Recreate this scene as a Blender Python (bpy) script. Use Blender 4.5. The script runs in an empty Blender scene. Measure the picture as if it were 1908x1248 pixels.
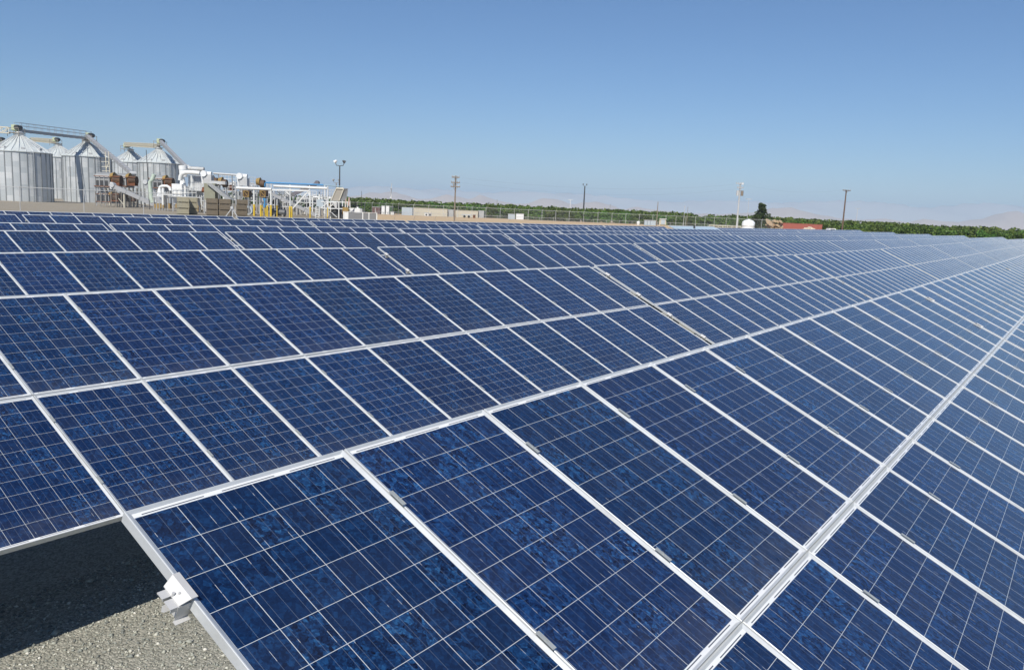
import bpy, math, random
import numpy as np
from mathutils import Vector, Matrix
rnd = random.Random(7)
PI = math.pi
SC = bpy.context.scene
COL = SC.collection

# ------------------------------------------------------------------ camera
F, YAW, PITCH, ROLL = 1503.1, 0.9494, -0.1549, 0.0452      # focal length in px of the 1908 px wide photograph
PW, PH = 1908, 1248
CAM = Vector((-1.3732, -2.5837, 1.0839))
fwd = Vector((math.sin(YAW)*math.cos(PITCH), math.cos(YAW)*math.cos(PITCH), math.sin(PITCH)))
rt0 = Vector((math.cos(YAW), -math.sin(YAW), 0))
up0 = rt0.cross(fwd)
rt = rt0*math.cos(ROLL) + up0*math.sin(ROLL)
upv = up0*math.cos(ROLL) - rt0*math.sin(ROLL)
cd = bpy.data.cameras.new('camera')
cam = bpy.data.objects.new('camera', cd); COL.objects.link(cam)
cd.sensor_fit = 'HORIZONTAL'; cd.sensor_width = 36.0; cd.lens = 36.0*F/PW
cd.clip_start = 0.05; cd.clip_end = 60000
M = Matrix((rt, upv, -fwd)).transposed().to_4x4(); M.translation = CAM
cam.matrix_world = M
SC.camera = cam

# ------------------------------------------------------------------ light
SUN_AZ, SUN_EL = math.radians(246), math.radians(47)       # azimuth from +Y towards +X
sv = Vector((math.sin(SUN_AZ)*math.cos(SUN_EL), math.cos(SUN_AZ)*math.cos(SUN_EL), math.sin(SUN_EL)))
ld = bpy.data.lights.new('sun', 'SUN'); ld.energy = 5.0; ld.angle = math.radians(0.5); ld.color = (1.0, 0.95, 0.87)
sun = bpy.data.objects.new('sun', ld); COL.objects.link(sun)
sun.rotation_euler = sv.to_track_quat('Z', 'Y').to_euler()
wd = bpy.data.worlds.new('World'); SC.world = wd; wd.use_nodes = True
wn = wd.node_tree; bg = wn.nodes['Background']
sky = wn.nodes.new('ShaderNodeTexSky'); sky.sky_type = 'NISHITA'; sky.sun_disc = False
sky.sun_elevation = SUN_EL; sky.sun_rotation = SUN_AZ
sky.altitude = 100; sky.air_density = 1.0; sky.dust_density = 0.0; sky.ozone_density = 10.0
wn.links.new(sky.outputs[0], bg.inputs[0]); bg.inputs[1].default_value = 0.095
SC.view_settings.view_transform = 'Standard'; SC.view_settings.look = 'None'
SC.view_settings.exposure = 0.0; SC.view_settings.gamma = 1.0
SC.render.engine = 'CYCLES'

# ------------------------------------------------------------------ materials
def nt(m):
    m.use_nodes = True
    return m.node_tree, m.node_tree.nodes, m.node_tree.links
def math_(N, L, op, a, b=None, c=None):
    n = N.new('ShaderNodeMath'); n.operation = op
    for i, v in enumerate((a, b, c)):
        if v is None: continue
        if isinstance(v, (int, float)): n.inputs[i].default_value = v
        else: L.new(v, n.inputs[i])
    return n.outputs[0]
def mixc(N, L, f, a, b):
    n = N.new('ShaderNodeMix'); n.data_type = 'RGBA'
    for s, v in ((n.inputs[0], f), (n.inputs[6], a), (n.inputs[7], b)):
        if isinstance(v, (int, float)): s.default_value = v
        elif isinstance(v, tuple): s.default_value = (*v[:3], 1)
        else: L.new(v, s)
    return n.outputs[2]
def noise(N, L, vec, scale, detail=4, rough=0.55):
    n = N.new('ShaderNodeTexNoise'); n.inputs['Scale'].default_value = scale
    n.inputs['Detail'].default_value = detail; n.inputs['Roughness'].default_value = rough
    if vec is not None: L.new(vec, n.inputs['Vector'])
    return n.outputs[0]
def ramp(N, L, f, stops):
    n = N.new('ShaderNodeValToRGB'); e = n.color_ramp.elements
    while len(e) < len(stops): e.new(0.5)
    for k, (p, c) in enumerate(stops):
        e[k].position = p; e[k].color = (*c, 1)
    L.new(f, n.inputs[0]); return n.outputs[0]
MATS = {}
def mat(name, col, rough=0.6, metal=0.0, vary=0.18, scale=1.5, grime=None, gamt=0.0, gscale=0.6, spec=0.5):
    """painted or raw surface: mottled colour, patches of dirt or rust, uneven gloss"""
    if name in MATS: return MATS[name]
    m = bpy.data.materials.new(name); T, N, L = nt(m); b = N['Principled BSDF']
    tc = N.new('ShaderNodeTexCoord').outputs['Object']
    n1 = noise(N, L, tc, scale, 5, 0.62)
    lo = tuple(max(0, c*(1-vary)) for c in col); hi = tuple(min(1, c*(1+vary)) for c in col)
    c = mixc(N, L, n1, lo, hi)
    if grime:
        n2 = noise(N, L, tc, gscale, 6, 0.7)
        f = ramp(N, L, n2, [(0.5, (0, 0, 0)), (0.72, (gamt,)*3)])
        c = mixc(N, L, f, c, grime)
    L.new(c, b.inputs['Base Color'])
    L.new(math_(N, L, 'MULTIPLY_ADD', n1, 0.25, rough-0.12), b.inputs['Roughness'])
    b.inputs['Metallic'].default_value = metal
    b.inputs['Specular IOR Level'].default_value = spec
    MATS[name] = m; return m
galv = mat('galvanised', (0.66, 0.68, 0.68), 0.45, 0.15, 0.16, 1.2, (0.30, 0.29, 0.26), 0.5, 0.5)
galv_dark = mat('galvanised_dark', (0.27, 0.285, 0.29), 0.5, 0.3, 0.2)
galv_roof = mat('galvanised_roof', (0.60, 0.64, 0.63), 0.42, 0.15, 0.14, 0.9, (0.36, 0.34, 0.30), 0.5)
alu = mat('aluminium', (0.62, 0.64, 0.645), 0.38, 0.2, 0.07, 5.0, (0.38, 0.38, 0.36), 0.5, 3.0)
rail_m = mat('rail_metal', (0.58, 0.575, 0.56), 0.5, 0.2, 0.10, 4.0)
post_m = mat('post_metal', (0.40, 0.41, 0.42), 0.55, 0.4, 0.2, 3.0)
white = mat('white_paint', (0.74, 0.75, 0.73), 0.5, 0, 0.10, 0.8, (0.45, 0.40, 0.33), 0.55)
whitemetal = mat('white_tank', (0.80, 0.81, 0.80), 0.4, 0, 0.06, 0.8, (0.55, 0.53, 0.48), 0.4)
yellow = mat('yellow_paint', (0.68, 0.48, 0.04), 0.55, 0, 0.15, 2.0, (0.30, 0.22, 0.10), 0.5)
blue_p = mat('blue_paint', (0.06, 0.26, 0.52), 0.5, 0, 0.12, 1.0)
rust = mat('rust_orange', (0.20, 0.075, 0.035), 0.8, 0, 0.4, 2.0, (0.08, 0.05, 0.03), 0.8)
brown = mat('brown_drum', (0.09, 0.055, 0.035), 0.7, 0, 0.4, 2.0, (0.22, 0.12, 0.05), 0.7)
ochre = mat('ochre_paint', (0.33, 0.22, 0.07), 0.65, 0, 0.25, 2.0, (0.15, 0.08, 0.04), 0.7)
grey = mat('grey_steel', (0.30, 0.31, 0.31), 0.6, 0.1, 0.22, 1.2, (0.20, 0.15, 0.11), 0.5)
lgrey = mat('light_grey', (0.54, 0.55, 0.55), 0.6, 0.1, 0.16, 1.0, (0.28, 0.24, 0.20), 0.5)
dark = mat('dark_steel', (0.06, 0.062, 0.065), 0.6, 0.1, 0.3, 1.5)
beige = mat('beige_panel', (0.54, 0.50, 0.40), 0.65, 0, 0.07, 0.7, (0.42, 0.36, 0.26), 0.5)
tan_m = mat('tan_metal', (0.36, 0.33, 0.28), 0.6, 0.1, 0.2, 1.0, (0.25, 0.19, 0.13), 0.6)
wood = mat('bin_wood', (0.17, 0.14, 0.10), 0.85, 0, 0.3, 2.5, (0.16, 0.12, 0.08), 0.7, 1.5)
wood_l = mat('bin_wood_pale', (0.38, 0.35, 0.25), 0.85, 0, 0.2, 2.5, (0.26, 0.21, 0.14), 0.6, 1.5)
polewood = mat('pole_wood', (0.24, 0.20, 0.16), 0.85, 0, 0.3, 2.0)
polebrown = mat('pole_wood_dark', (0.15, 0.095, 0.065), 0.85, 0, 0.3, 2.0)
redpaint = mat('red_paint', (0.36, 0.11, 0.08), 0.6, 0, 0.18, 0.8, (0.25, 0.10, 0.06), 0.6)
bluegrey = mat('blue_grey', (0.42, 0.48, 0.52), 0.5, 0, 0.12, 1.0)
paleblue = mat('pale_blue_roof', (0.42, 0.52, 0.60), 0.35, 0.1, 0.08, 0.6)
glass_m = mat('lamp_glass', (0.5, 0.52, 0.53), 0.15, 0, 0.1)
rubber = mat('tyre_rubber', (0.03, 0.03, 0.03), 0.85, 0, 0.2)
bark = mat('bark', (0.14, 0.10, 0.07), 0.9, 0, 0.3, 4.0)

def leaf_mat(name, cols, trans=0.3):
    m = bpy.data.materials.new(name); T, N, L = nt(m); b = N['Principled BSDF']
    g = N.new('ShaderNodeNewGeometry')
    rp = g.outputs['Random Per Island']
    oi = N.new('ShaderNodeObjectInfo').outputs['Random']
    c = ramp(N, L, rp, [(0.0, cols[0]), (0.5, cols[1]), (1.0, cols[2])])
    hs = N.new('ShaderNodeHueSaturation'); L.new(c, hs.inputs['Color'])
    L.new(math_(N, L, 'MULTIPLY_ADD', oi, 0.05, 0.475), hs.inputs['Hue'])
    L.new(math_(N, L, 'MULTIPLY_ADD', oi, 0.5, 0.75), hs.inputs['Value'])
    L.new(hs.outputs[0], b.inputs['Base Color']); b.inputs['Roughness'].default_value = 0.55
    t = N.new('ShaderNodeBsdfTranslucent'); L.new(hs.outputs[0], t.inputs[0])
    mx = N.new('ShaderNodeMixShader'); mx.inputs[0].default_value = trans
    L.new(b.outputs[0], mx.inputs[1]); L.new(t.outputs[0], mx.inputs[2])
    L.new(mx.outputs[0], N['Material Output'].inputs[0]); MATS[name] = m; return m
leaf_o = leaf_mat('orchard_leaves', [(0.055, 0.110, 0.014), (0.105, 0.190, 0.022), (0.180, 0.280, 0.042)])
leaf_d = leaf_mat('dark_leaves', [(0.028, 0.050, 0.014), (0.055, 0.090, 0.022), (0.095, 0.140, 0.036)])

def panel_material():
    m = bpy.data.materials.new('solar_cells'); T, N, L = nt(m); b = N['Principled BSDF']
    tc = N.new('ShaderNodeTexCoord').outputs['Object']
    oi = N.new('ShaderNodeObjectInfo').outputs['Random']
    s = N.new('ShaderNodeSeparateXYZ'); L.new(tc, s.inputs[0]); x, y = s.outputs[0], s.outputs[1]
    def M_(*a): return math_(N, L, *a)
    cx = M_('DIVIDE', M_('ADD', x, 0.4755), 0.1585); cy = M_('DIVIDE', M_('ADD', y, 0.793), 0.1586)
    fx = M_('FRACT', cx); fy = M_('FRACT', cy)
    ex = M_('MULTIPLY', M_('MINIMUM', fx, M_('SUBTRACT', 1.0, fx)), 0.1585)
    ey = M_('MULTIPLY', M_('MINIMUM', fy, M_('SUBTRACT', 1.0, fy)), 0.1586)
    gap = M_('MAXIMUM', M_('LESS_THAN', ex, 0.00130), M_('LESS_THAN', ey, 0.00105))
    inside = M_('LESS_THAN', M_('ABSOLUTE', y), 0.7935)
    bus = M_('LESS_THAN', M_('ABSOLUTE', M_('SUBTRACT', M_('FRACT', M_('MULTIPLY', fx, 3.0)), 0.5)), 0.0145)
    # one random number for each cell of each panel
    cv = N.new('ShaderNodeCombineXYZ'); L.new(M_('FLOOR', cx), cv.inputs[0]); L.new(M_('FLOOR', cy), cv.inputs[1])
    L.new(M_('MULTIPLY', oi, 97.0), cv.inputs[2])
    wn_ = N.new('ShaderNodeTexWhiteNoise'); wn_.noise_dimensions = '3D'; L.new(cv.outputs[0], wn_.inputs['Vector'])
    cellr = wn_.outputs['Value']
    # polycrystalline flakes: streaked, warped voronoi
    mp = N.new('ShaderNodeVectorMath'); mp.operation = 'MULTIPLY_ADD'
    L.new(cv.outputs[0], mp.inputs[0]); mp.inputs[1].default_value = (3.17, 5.71, 1.0); L.new(tc, mp.inputs[2])
    nz = N.new('ShaderNodeTexNoise'); nz.inputs['Scale'].default_value = 22; nz.inputs['Detail'].default_value = 3
    L.new(mp.outputs[0], nz.inputs['Vector'])
    wv = N.new('ShaderNodeVectorMath'); wv.operation = 'MULTIPLY_ADD'
    L.new(nz.outputs['Color'], wv.inputs[0]); wv.inputs[1].default_value = (0.020, 0.020, 0.020); L.new(mp.outputs[0], wv.inputs[2])
    vo = N.new('ShaderNodeTexVoronoi'); vo.feature = 'F1'; vo.inputs['Scale'].default_value = 125
    L.new(wv.outputs[0], vo.inputs['Vector'])
    sp = N.new('ShaderNodeSeparateColor'); L.new(vo.outputs['Color'], sp.inputs[0])
    vo2 = N.new('ShaderNodeTexVoronoi'); vo2.feature = 'F1'; vo2.inputs['Scale'].default_value = 44
    L.new(wv.outputs[0], vo2.inputs['Vector'])
    sp2 = N.new('ShaderNodeSeparateColor'); L.new(vo2.outputs['Color'], sp2.inputs[0])
    fl = M_('ADD', M_('MULTIPLY', sp.outputs[0], 0.42), M_('MULTIPLY', sp2.outputs[1], 0.58))
    contrast = M_('MULTIPLY_ADD', M_('POWER', cellr, 1.5), 0.85, 0.30)
    v = M_('MULTIPLY_ADD', M_('SUBTRACT', fl, 0.5), contrast, 0.42)
    v = M_('ADD', v, M_('MULTIPLY', M_('SUBTRACT', cellr, 0.5), 0.10))
    blue = ramp(N, L, v, [(0.05, (0.0026, 0.0062, 0.025)), (0.40, (0.0050, 0.0195, 0.072)), (0.70, (0.010, 0.048, 0.150)), (1.0, (0.028, 0.120, 0.290))])
    hs = N.new('ShaderNodeHueSaturation'); L.new(blue, hs.inputs['Color'])
    L.new(M_('MULTIPLY_ADD', oi, -0.007, 0.503), hs.inputs['Hue'])
    oi2 = M_('FRACT', M_('MULTIPLY', oi, 13.7))
    L.new(M_('MULTIPLY_ADD', oi2, 0.30, 0.92), hs.inputs['Value'])
    # tinned ribbons: dull grey, with random bright dashes painted in as glints
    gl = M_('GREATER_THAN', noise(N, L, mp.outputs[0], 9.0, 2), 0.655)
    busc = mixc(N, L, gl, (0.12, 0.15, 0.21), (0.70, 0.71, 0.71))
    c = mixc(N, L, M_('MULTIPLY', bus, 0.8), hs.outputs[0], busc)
    c = mixc(N, L, gap, c, (0.56, 0.59, 0.60))
    # white margin at the short ends with the grey cross ribbons
    ay = M_('ABSOLUTE', y)
    rib = M_('MULTIPLY', M_('GREATER_THAN', ay, 0.7985), M_('LESS_THAN', ay, 0.8035))
    ph = M_('FRACT', M_('MULTIPLY_ADD', cx, 0.5, 0.02))
    rib = M_('MULTIPLY', rib, M_('MULTIPLY', M_('GREATER_THAN', ph, 0.12), M_('LESS_THAN', ph, 0.88)))
    mc = mixc(N, L, rib, (0.78, 0.79, 0.79), (0.10, 0.11, 0.13))
    c = mixc(N, L, inside, mc, c)
    # dust film, a little uneven, and rare droppings
    dn = noise(N, L, mp.outputs[0], 1.3, 5)
    low = M_('MULTIPLY', ramp(N, L, M_('MULTIPLY_ADD', y, -0.6, 0.5), [(0.80, (0, 0, 0)), (0.985, (1, 1, 1))]), M_('MULTIPLY_ADD', noise(N, L, mp.outputs[0], 14.0, 3), 0.9, -0.2))
    dust = M_('ADD', M_('MULTIPLY', ramp(N, L, dn, [(0.35, (0, 0, 0)), (0.8, (1, 1, 1))]), 0.035), M_('MULTIPLY', low, 0.22))
    c = mixc(N, L, dust, c, (0.34, 0.33, 0.30))
    vd = N.new('ShaderNodeTexVoronoi'); vd.inputs['Scale'].default_value = 2.2; L.new(mp.outputs[0], vd.inputs['Vector'])
    spd = N.new('ShaderNodeSeparateColor'); L.new(vd.outputs['Color'], spd.inputs[0])
    drop = M_('MULTIPLY', M_('LESS_THAN', vd.outputs['Distance'], 0.013), M_('GREATER_THAN', spd.outputs[0], 0.93))
    c = mixc(N, L, drop, c, (0.7, 0.7, 0.66))
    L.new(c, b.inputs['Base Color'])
    b.inputs['IOR'].default_value = 1.5
    b.inputs['Sheen Weight'].default_value = 0.12; b.inputs['Sheen Roughness'].default_value = 0.35; b.inputs['Sheen Tint'].default_value = (0.85, 0.86, 0.84, 1)
    L.new(M_('MULTIPLY_ADD', dn, 0.14, 0.09), b.inputs['Roughness'])
    return m
cells = panel_material()

def ground_material():
    m = bpy.data.materials.new('ground'); T, N, L = nt(m); b = N['Principled BSDF']
    tc = N.new('ShaderNodeTexCoord').outputs['Object']
    s = N.new('ShaderNodeSeparateXYZ'); L.new(tc, s.inputs[0]); x, y = s.outputs[0], s.outputs[1]
    def M_(*a): return math_(N, L, *a)
    vo = N.new('ShaderNodeTexVoronoi'); vo.inputs['Scale'].default_value = 55; L.new(tc, vo.inputs['Vector'])
    sp = N.new('ShaderNodeSeparateColor'); L.new(vo.outputs['Color'], sp.inputs[0])
    nf = noise(N, L, tc, 90, 4)
    g = ramp(N, L, sp.outputs[0], [(0.0, (0.15, 0.15, 0.125)), (0.5, (0.30, 0.30, 0.25)), (1.0, (0.48, 0.46, 0.39))])
    g = mixc(N, L, M_('MULTIPLY', nf, 0.5), g, (0.25, 0.25, 0.21))
    g = mixc(N, L, M_('MULTIPLY', noise(N, L, tc, 1.1, 4), 0.35), g, (0.38, 0.35, 0.27))
    nb = noise(N, L, tc, 0.05, 6); nb2 = noise(N, L, tc, 0.6, 5)
    tan_c = mixc(N, L, nb2, (0.50, 0.35, 0.20), (0.62, 0.46, 0.28))
    tan_c = mixc(N, L, M_('MULTIPLY', nb, 0.5), tan_c, (0.42, 0.36, 0.27))
    yard = mixc(N, L, nb2, (0.21, 0.19, 0.15), (0.34, 0.30, 0.24))
    yard = mixc(N, L, M_('MULTIPLY', nb, 0.6), yard, (0.40, 0.34, 0.25))
    # bank of bare tan earth east of the plant, greyer worked yard west of it, a tan strip next to the last row
    e = M_('ADD', M_('SUBTRACT', x, M_('MULTIPLY', y, 0.93)), M_('MULTIPLY_ADD', nb, 24.0, -12.0))
    isb = ramp(N, L, M_('MULTIPLY_ADD', e, 0.02, 0.5), [(0.44, (0, 0, 0)), (0.56, (1, 1, 1))])
    strip = M_('LESS_THAN', M_('ADD', y, M_('MULTIPLY', nb2, 8.0)), 65.0)
    far = mixc(N, L, isb, yard, tan_c)
    far = mixc(N, L, M_('MULTIPLY', strip, 0.8), far, tan_c)
    k = ramp(N, L, M_('MULTIPLY_ADD', M_('ADD', y, M_('MULTIPLY', nb2, 2.0)), 0.02, -0.4), [(0.48, (0, 0, 0)), (0.53, (1, 1, 1))])
    L.new(mixc(N, L, k, g, far), b.inputs['Base Color'])
    b.inputs['Roughness'].default_value = 0.95; b.inputs['Specular IOR Level'].default_value = 0.2
    bp = N.new('ShaderNodeBump'); bp.inputs['Strength'].default_value = 0.9; bp.inputs['Distance'].default_value = 0.012
    L.new(M_('ADD', M_('MULTIPLY', vo.outputs['Distance'], -1.0), M_('MULTIPLY', nf, 0.5)), bp.inputs['Height'])
    L.new(bp.outputs[0], b.inputs['Normal'])
    return m
def stone_material():
    m = bpy.data.materials.new('stones'); T, N, L = nt(m); b = N['Principled BSDF']
    rp = N.new('ShaderNodeNewGeometry').outputs['Random Per Island']
    c = ramp(N, L, rp, [(0.0, (0.15, 0.155, 0.14)), (0.45, (0.31, 0.325, 0.28)), (0.8, (0.47, 0.465, 0.38)), (1.0, (0.68, 0.66, 0.58))])
    L.new(c, b.inputs['Base Color']); b.inputs['Roughness'].default_value = 0.9
    return m
def hill_material(name, lo, hi):
    m = bpy.data.materials.new(name); T, N, L = nt(m); b = N['Principled BSDF']
    tc = N.new('ShaderNodeTexCoord').outputs['Object']
    n = noise(N, L, tc, 0.0015, 7, 0.65)
    L.new(mixc(N, L, n, lo, hi), b.inputs['Base Color']); b.inputs['Roughness'].default_value = 1.0
    b.inputs['Specular IOR Level'].default_value = 0.0
    return m
def mesh_fence_material():
    """woven diamond wire: the holes are holes"""
    m = bpy.data.materials.new('chain_link'); T, N, L = nt(m); b = N['Principled BSDF']
    uv = N.new('ShaderNodeTexCoord').outputs['UV']
    s = N.new('ShaderNodeSeparateXYZ'); L.new(uv, s.inputs[0])
    def M_(*a): return math_(N, L, *a)
    w = None
    for op in ('ADD', 'SUBTRACT'):
        f = M_('FRACT', M_('DIVIDE', M_(op, s.outputs[0], s.outputs[1]), 0.075))
        k = M_('LESS_THAN', M_('ABSOLUTE', M_('SUBTRACT', f, 0.5)), 0.021)
        w = k if w is None else M_('MAXIMUM', w, k)
    b.inputs['Base Color'].default_value = (0.42, 0.43, 0.43, 1); b.inputs['Metallic'].default_value = 0.3
    b.inputs['Roughness'].default_value = 0.5
    L.new(w, b.inputs['Alpha'])
    return m
chain = mesh_fence_material()

# ------------------------------------------------------------------ mesh helpers
class MB:
    """collects shapes in world (or local) coordinates; build() links them as ONE mesh object"""
    def __init__(s): s.v = []; s.f = []; s.mi = []; s.sm = []; s.cur = 0
    def add(s, vs, fs, smooth=False):
        o = len(s.v); s.v += [tuple(p) for p in vs]
        for f in fs:
            s.f.append(tuple(i+o for i in f)); s.mi.append(s.cur); s.sm.append(smooth)
        return s
    def box(s, c, ax, ay, az):
        """centre and three half-extent vectors"""
        c = Vector(c); ax, ay, az = Vector(ax), Vector(ay), Vector(az)
        if ax.cross(ay).dot(az) < 0: ax = -ax
        vs = [c+ax*i+ay*j+az*k for k in (-1, 1) for j in (-1, 1) for i in (-1, 1)]
        return s.add(vs, [(0, 2, 3, 1), (4, 5, 7, 6), (0, 1, 5, 4), (2, 6, 7, 3), (0, 4, 6, 2), (1, 3, 7, 5)])
    def bar(s, a, b, w, h, upd=(0, 0, 1)):
        """box beam from a to b, w wide and h high"""
        a, b = Vector(a), Vector(b); d = b-a; l = d.length
        if l < 1e-6: return s
        d /= l; u = Vector(upd); sd = d.cross(u)
        if sd.length < 1e-3: sd = d.cross(Vector((1, 0, 0)))
        sd.normalize(); u = sd.cross(d)
        return s.box((a+b)/2, d*l/2, sd*w/2, u*h/2)
    def tube(s, a, b, r, r2=None, n=12, caps=True):
        a, b = Vector(a), Vector(b); r2 = r if r2 is None else r2
        d = (b-a)
        if d.length < 1e-6: return s
        d.normalize(); u = d.cross(Vector((0, 0, 1)))
        if u.length < 1e-3: u = Vector((1, 0, 0))
        u.normalize(); w = d.cross(u)
        vs = []
        for p, q in ((a, r), (b, r2)):
            for i in range(n):
                t = 2*PI*i/n; vs.append(p+u*q*math.cos(t)+w*q*math.sin(t))
        s.add(vs, [(i, (i+1) % n, n+(i+1) % n, n+i) for i in range(n)], True)
        if caps:
            s.add(vs[:n], [tuple(range(n))[::-1]]); s.add(vs[n:], [tuple(range(n))])
        return s
    def path(s, pts, r, n=12):
        pts = [Vector(p) for p in pts]; rings = []
        for i, p in enumerate(pts):
            d = (pts[min(i+1, len(pts)-1)]-pts[max(i-1, 0)]).normalized()
            u = d.cross(Vector((0, 0, 1)))
            if u.length < 1e-3: u = rt0.copy()
            u.normalize(); w = d.cross(u)
            rings.append([p+u*r*math.cos(2*PI*k/n)+w*r*math.sin(2*PI*k/n) for k in range(n)])
        # keep neighbouring rings aligned
        for i in range(1, len(rings)):
            best = min(range(n), key=lambda q: (rings[i][q]-rings[i-1][0]).length)
            rings[i] = rings[i][best:]+rings[i][:best]
            if (rings[i][1]-rings[i-1][1]).length > (rings[i][-1]-rings[i-1][1]).length:
                rings[i] = [rings[i][0]]+rings[i][1:][::-1]
        vs = [v for R in rings for v in R]
        fs = [(i*n+k, i*n+(k+1) % n, (i+1)*n+(k+1) % n, (i+1)*n+k) for i in range(len(rings)-1) for k in range(n)]
        s.add(vs, fs, True)
        s.add(rings[0], [tuple(range(n))[::-1]]); s.add(rings[-1], [tuple(range(n))]); return s
    def lathe(s, c, prof, n=32, smooth=True):
        """prof: list of (radius, height) above c"""
        c = Vector(c); vs = []
        for r, h in prof:
            for i in range(n):
                t = 2*PI*i/n; vs.append(c+Vector((r*math.cos(t), r*math.sin(t), h)))
        fs = [(j*n+i, j*n+(i+1) % n, (j+1)*n+(i+1) % n, (j+1)*n+i) for j in range(len(prof)-1) for i in range(n)]
        return s.add(vs, fs, smooth)
    def prism(s, poly, depth):
        """poly: world points of a planar outline, extruded by the vector depth"""
        poly = [Vector(p) for p in poly]; dp = Vector(depth); n = len(poly)
        s.add(poly+[p+dp for p in poly], [tuple(range(n)), tuple(range(2*n-1, n-1, -1))] +
              [((i+1) % n, i, n+i, n+(i+1) % n) for i in range(n)])
        return s
    def mesh(s, name, mats, org=(0, 0, 0)):
        org = Vector(org)
        me = bpy.data.meshes.new(name)
        me.from_pydata([tuple(Vector(v)-org) for v in s.v], [], s.f)
        for m in (mats if isinstance(mats, (list, tuple)) else [mats]): me.materials.append(m)
        me.polygons.foreach_set('material_index', s.mi); me.polygons.foreach_set('use_smooth', s.sm)
        me.update(); return me
    def build(s, name, mats, parent=None):
        org = rootpos(parent) if parent else Vector((0, 0, 0))
        o = bpy.data.objects.new(name, s.mesh(name, mats, org)); COL.objects.link(o); o.parent = parent
        return o
ROOT = {}
def rootpos(o):
    while o.parent: o = o.parent
    return ROOT.get(o.name, Vector((0, 0, 0)))
def tag(o, label, cat, group=None):
    o['label'] = label; o['category'] = cat
    if group: o['group'] = group
    return o
def thing(name, loc, label, cat, group=None):
    o = bpy.data.objects.new(name, None); COL.objects.link(o); o.location = loc; o.empty_display_size = 0.3
    ROOT[o.name] = Vector(loc); return tag(o, label, cat, group)
def kind(o, k): o['kind'] = k; return o
def single(name, mb, mats, loc, label, cat, group=None):
    """a thing that is one mesh, origin at its base"""
    o = bpy.data.objects.new(name, mb.mesh(name, mats, loc)); COL.objects.link(o); o.location = loc
    return tag(o, label, cat, group)

# ------------------------------------------------------------------ where things stand
TILT = 0.4357; SLOPE = 1.6579; ROWD = 6.4551
ROWS = [  # y offset, z0, z1, z2 of the row's top edge along X
    (0.0, 0.0, 0.0, 0.5753), (-0.1428, 0.0355, -0.5438, 0.6597), (0.0257, -0.0457, -0.178, 0.0843),
    (-0.0191, 0.0447, -0.2868, 0.1014), (-0.0335, -0.017, -0.3101, 0.1044), (-0.0161, 0.0599, -0.3583, 0.1158),
    (0.0606, 0.003, -0.3022, 0.1331)]
ROW_START = [0.0, 13.9, 13.84, 13.64, 13.42, 13.31, 13.25]
ROW_PITCH = [14.30, 14.30, 14.62, 14.52, 14.65, 14.55, 14.55]
def row_y(k): return k*ROWD+ROWS[k][0]
def row_z(k, X):
    t = min((X+8.9033), 125 if k < 2 else 200)/100; r = ROWS[k]
    if k < 2: t = min(t, (0.6, 0.95)[k])
    return r[1]+r[2]*t+r[3]*t*t
GROUND = -2.38
def sstep(a, b, x):
    t = min(1, max(0, (x-a)/(b-a))); return t*t*(3-2*t)
SYAW, CYAW = math.sin(YAW), math.cos(YAW)
CREST_P = (520, 640, 742, 905, 1060, 1240, 1440, 1600)
CREST_D = (260, 156, 158, 166, 171, 180, 192, 200)
def ground_z(x, y):
    t = min(max(x+8.9, 0), 200)/100
    z = GROUND-0.30*t+0.11*t*t
    z += sstep(43, 54, y)*(1.28+0.20*t)
    dx_, dy_ = x+1.3732, y+2.5837
    dh = dx_*SYAW+dy_*CYAW; la = dx_*CYAW-dy_*SYAW
    if dh > 60:
        z -= sstep(0, 14, dh-float(np.interp(954+1503*la/dh, CREST_P, CREST_D)))*1.62*sstep(43, 54, y)
    z += sstep(190, 240, x)*(-0.45)*(1-sstep(60, 110, y))
    return z
HORS = math.tan(ROLL)
def W(px, py, d):
    """the world point seen at photo pixel (px, py) at depth d"""
    return CAM + fwd*d + rt*((px-PW/2)*d/F) + upv*((PH/2-py)*d/F)
def stand(px, d):
    """the ground point at depth d below photo column px (column taken at the horizon)"""
    py = 389.1+(px-954)*HORS
    for _ in range(12):
        p = W(px, py, d); gz = ground_z(p.x, p.y)
        py += (p.z-gz)*F/d
    p = W(px, py, d); return Vector((p.x, p.y, ground_z(p.x, p.y)))
class At:
    """a local frame at a ground point: u to the right, w away, z up, all in metres; L() reads photo pixels"""
    def __init__(s, px, d, py=None):
        s.d = d; s.o = stand(px, d)
        if py is not None:
            p = W(px, py, d); s.o = Vector((p.x, p.y, ground_z(p.x, p.y)))
        rel = s.o-CAM; z = rel.dot(fwd); s.px = PW/2+F*rel.dot(rt)/z; s.py = PH/2-F*rel.dot(upv)/z; s.d = z
        ang = math.atan((s.px-PW/2)/F)
        s.R = rt0.copy(); s.D = Vector((math.sin(YAW), math.cos(YAW), 0))
    def uz(s, px, py):
        a = px-s.px; b = s.py-py; c, q = math.cos(ROLL), math.sin(ROLL)
        return (a*c-b*q)*s.d/F, (b*c+a*q)*s.d/F
    def P(s, px, py, w=0.0):
        u, z = s.uz(px, py); k = 1+w/s.d
        return s.o+s.R*u+s.D*w+Vector((0, 0, z))
    def Q(s, u, w, z): return s.o+s.R*u+s.D*w+Vector((0, 0, z))
    def m(s, px): return px*s.d/F

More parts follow.
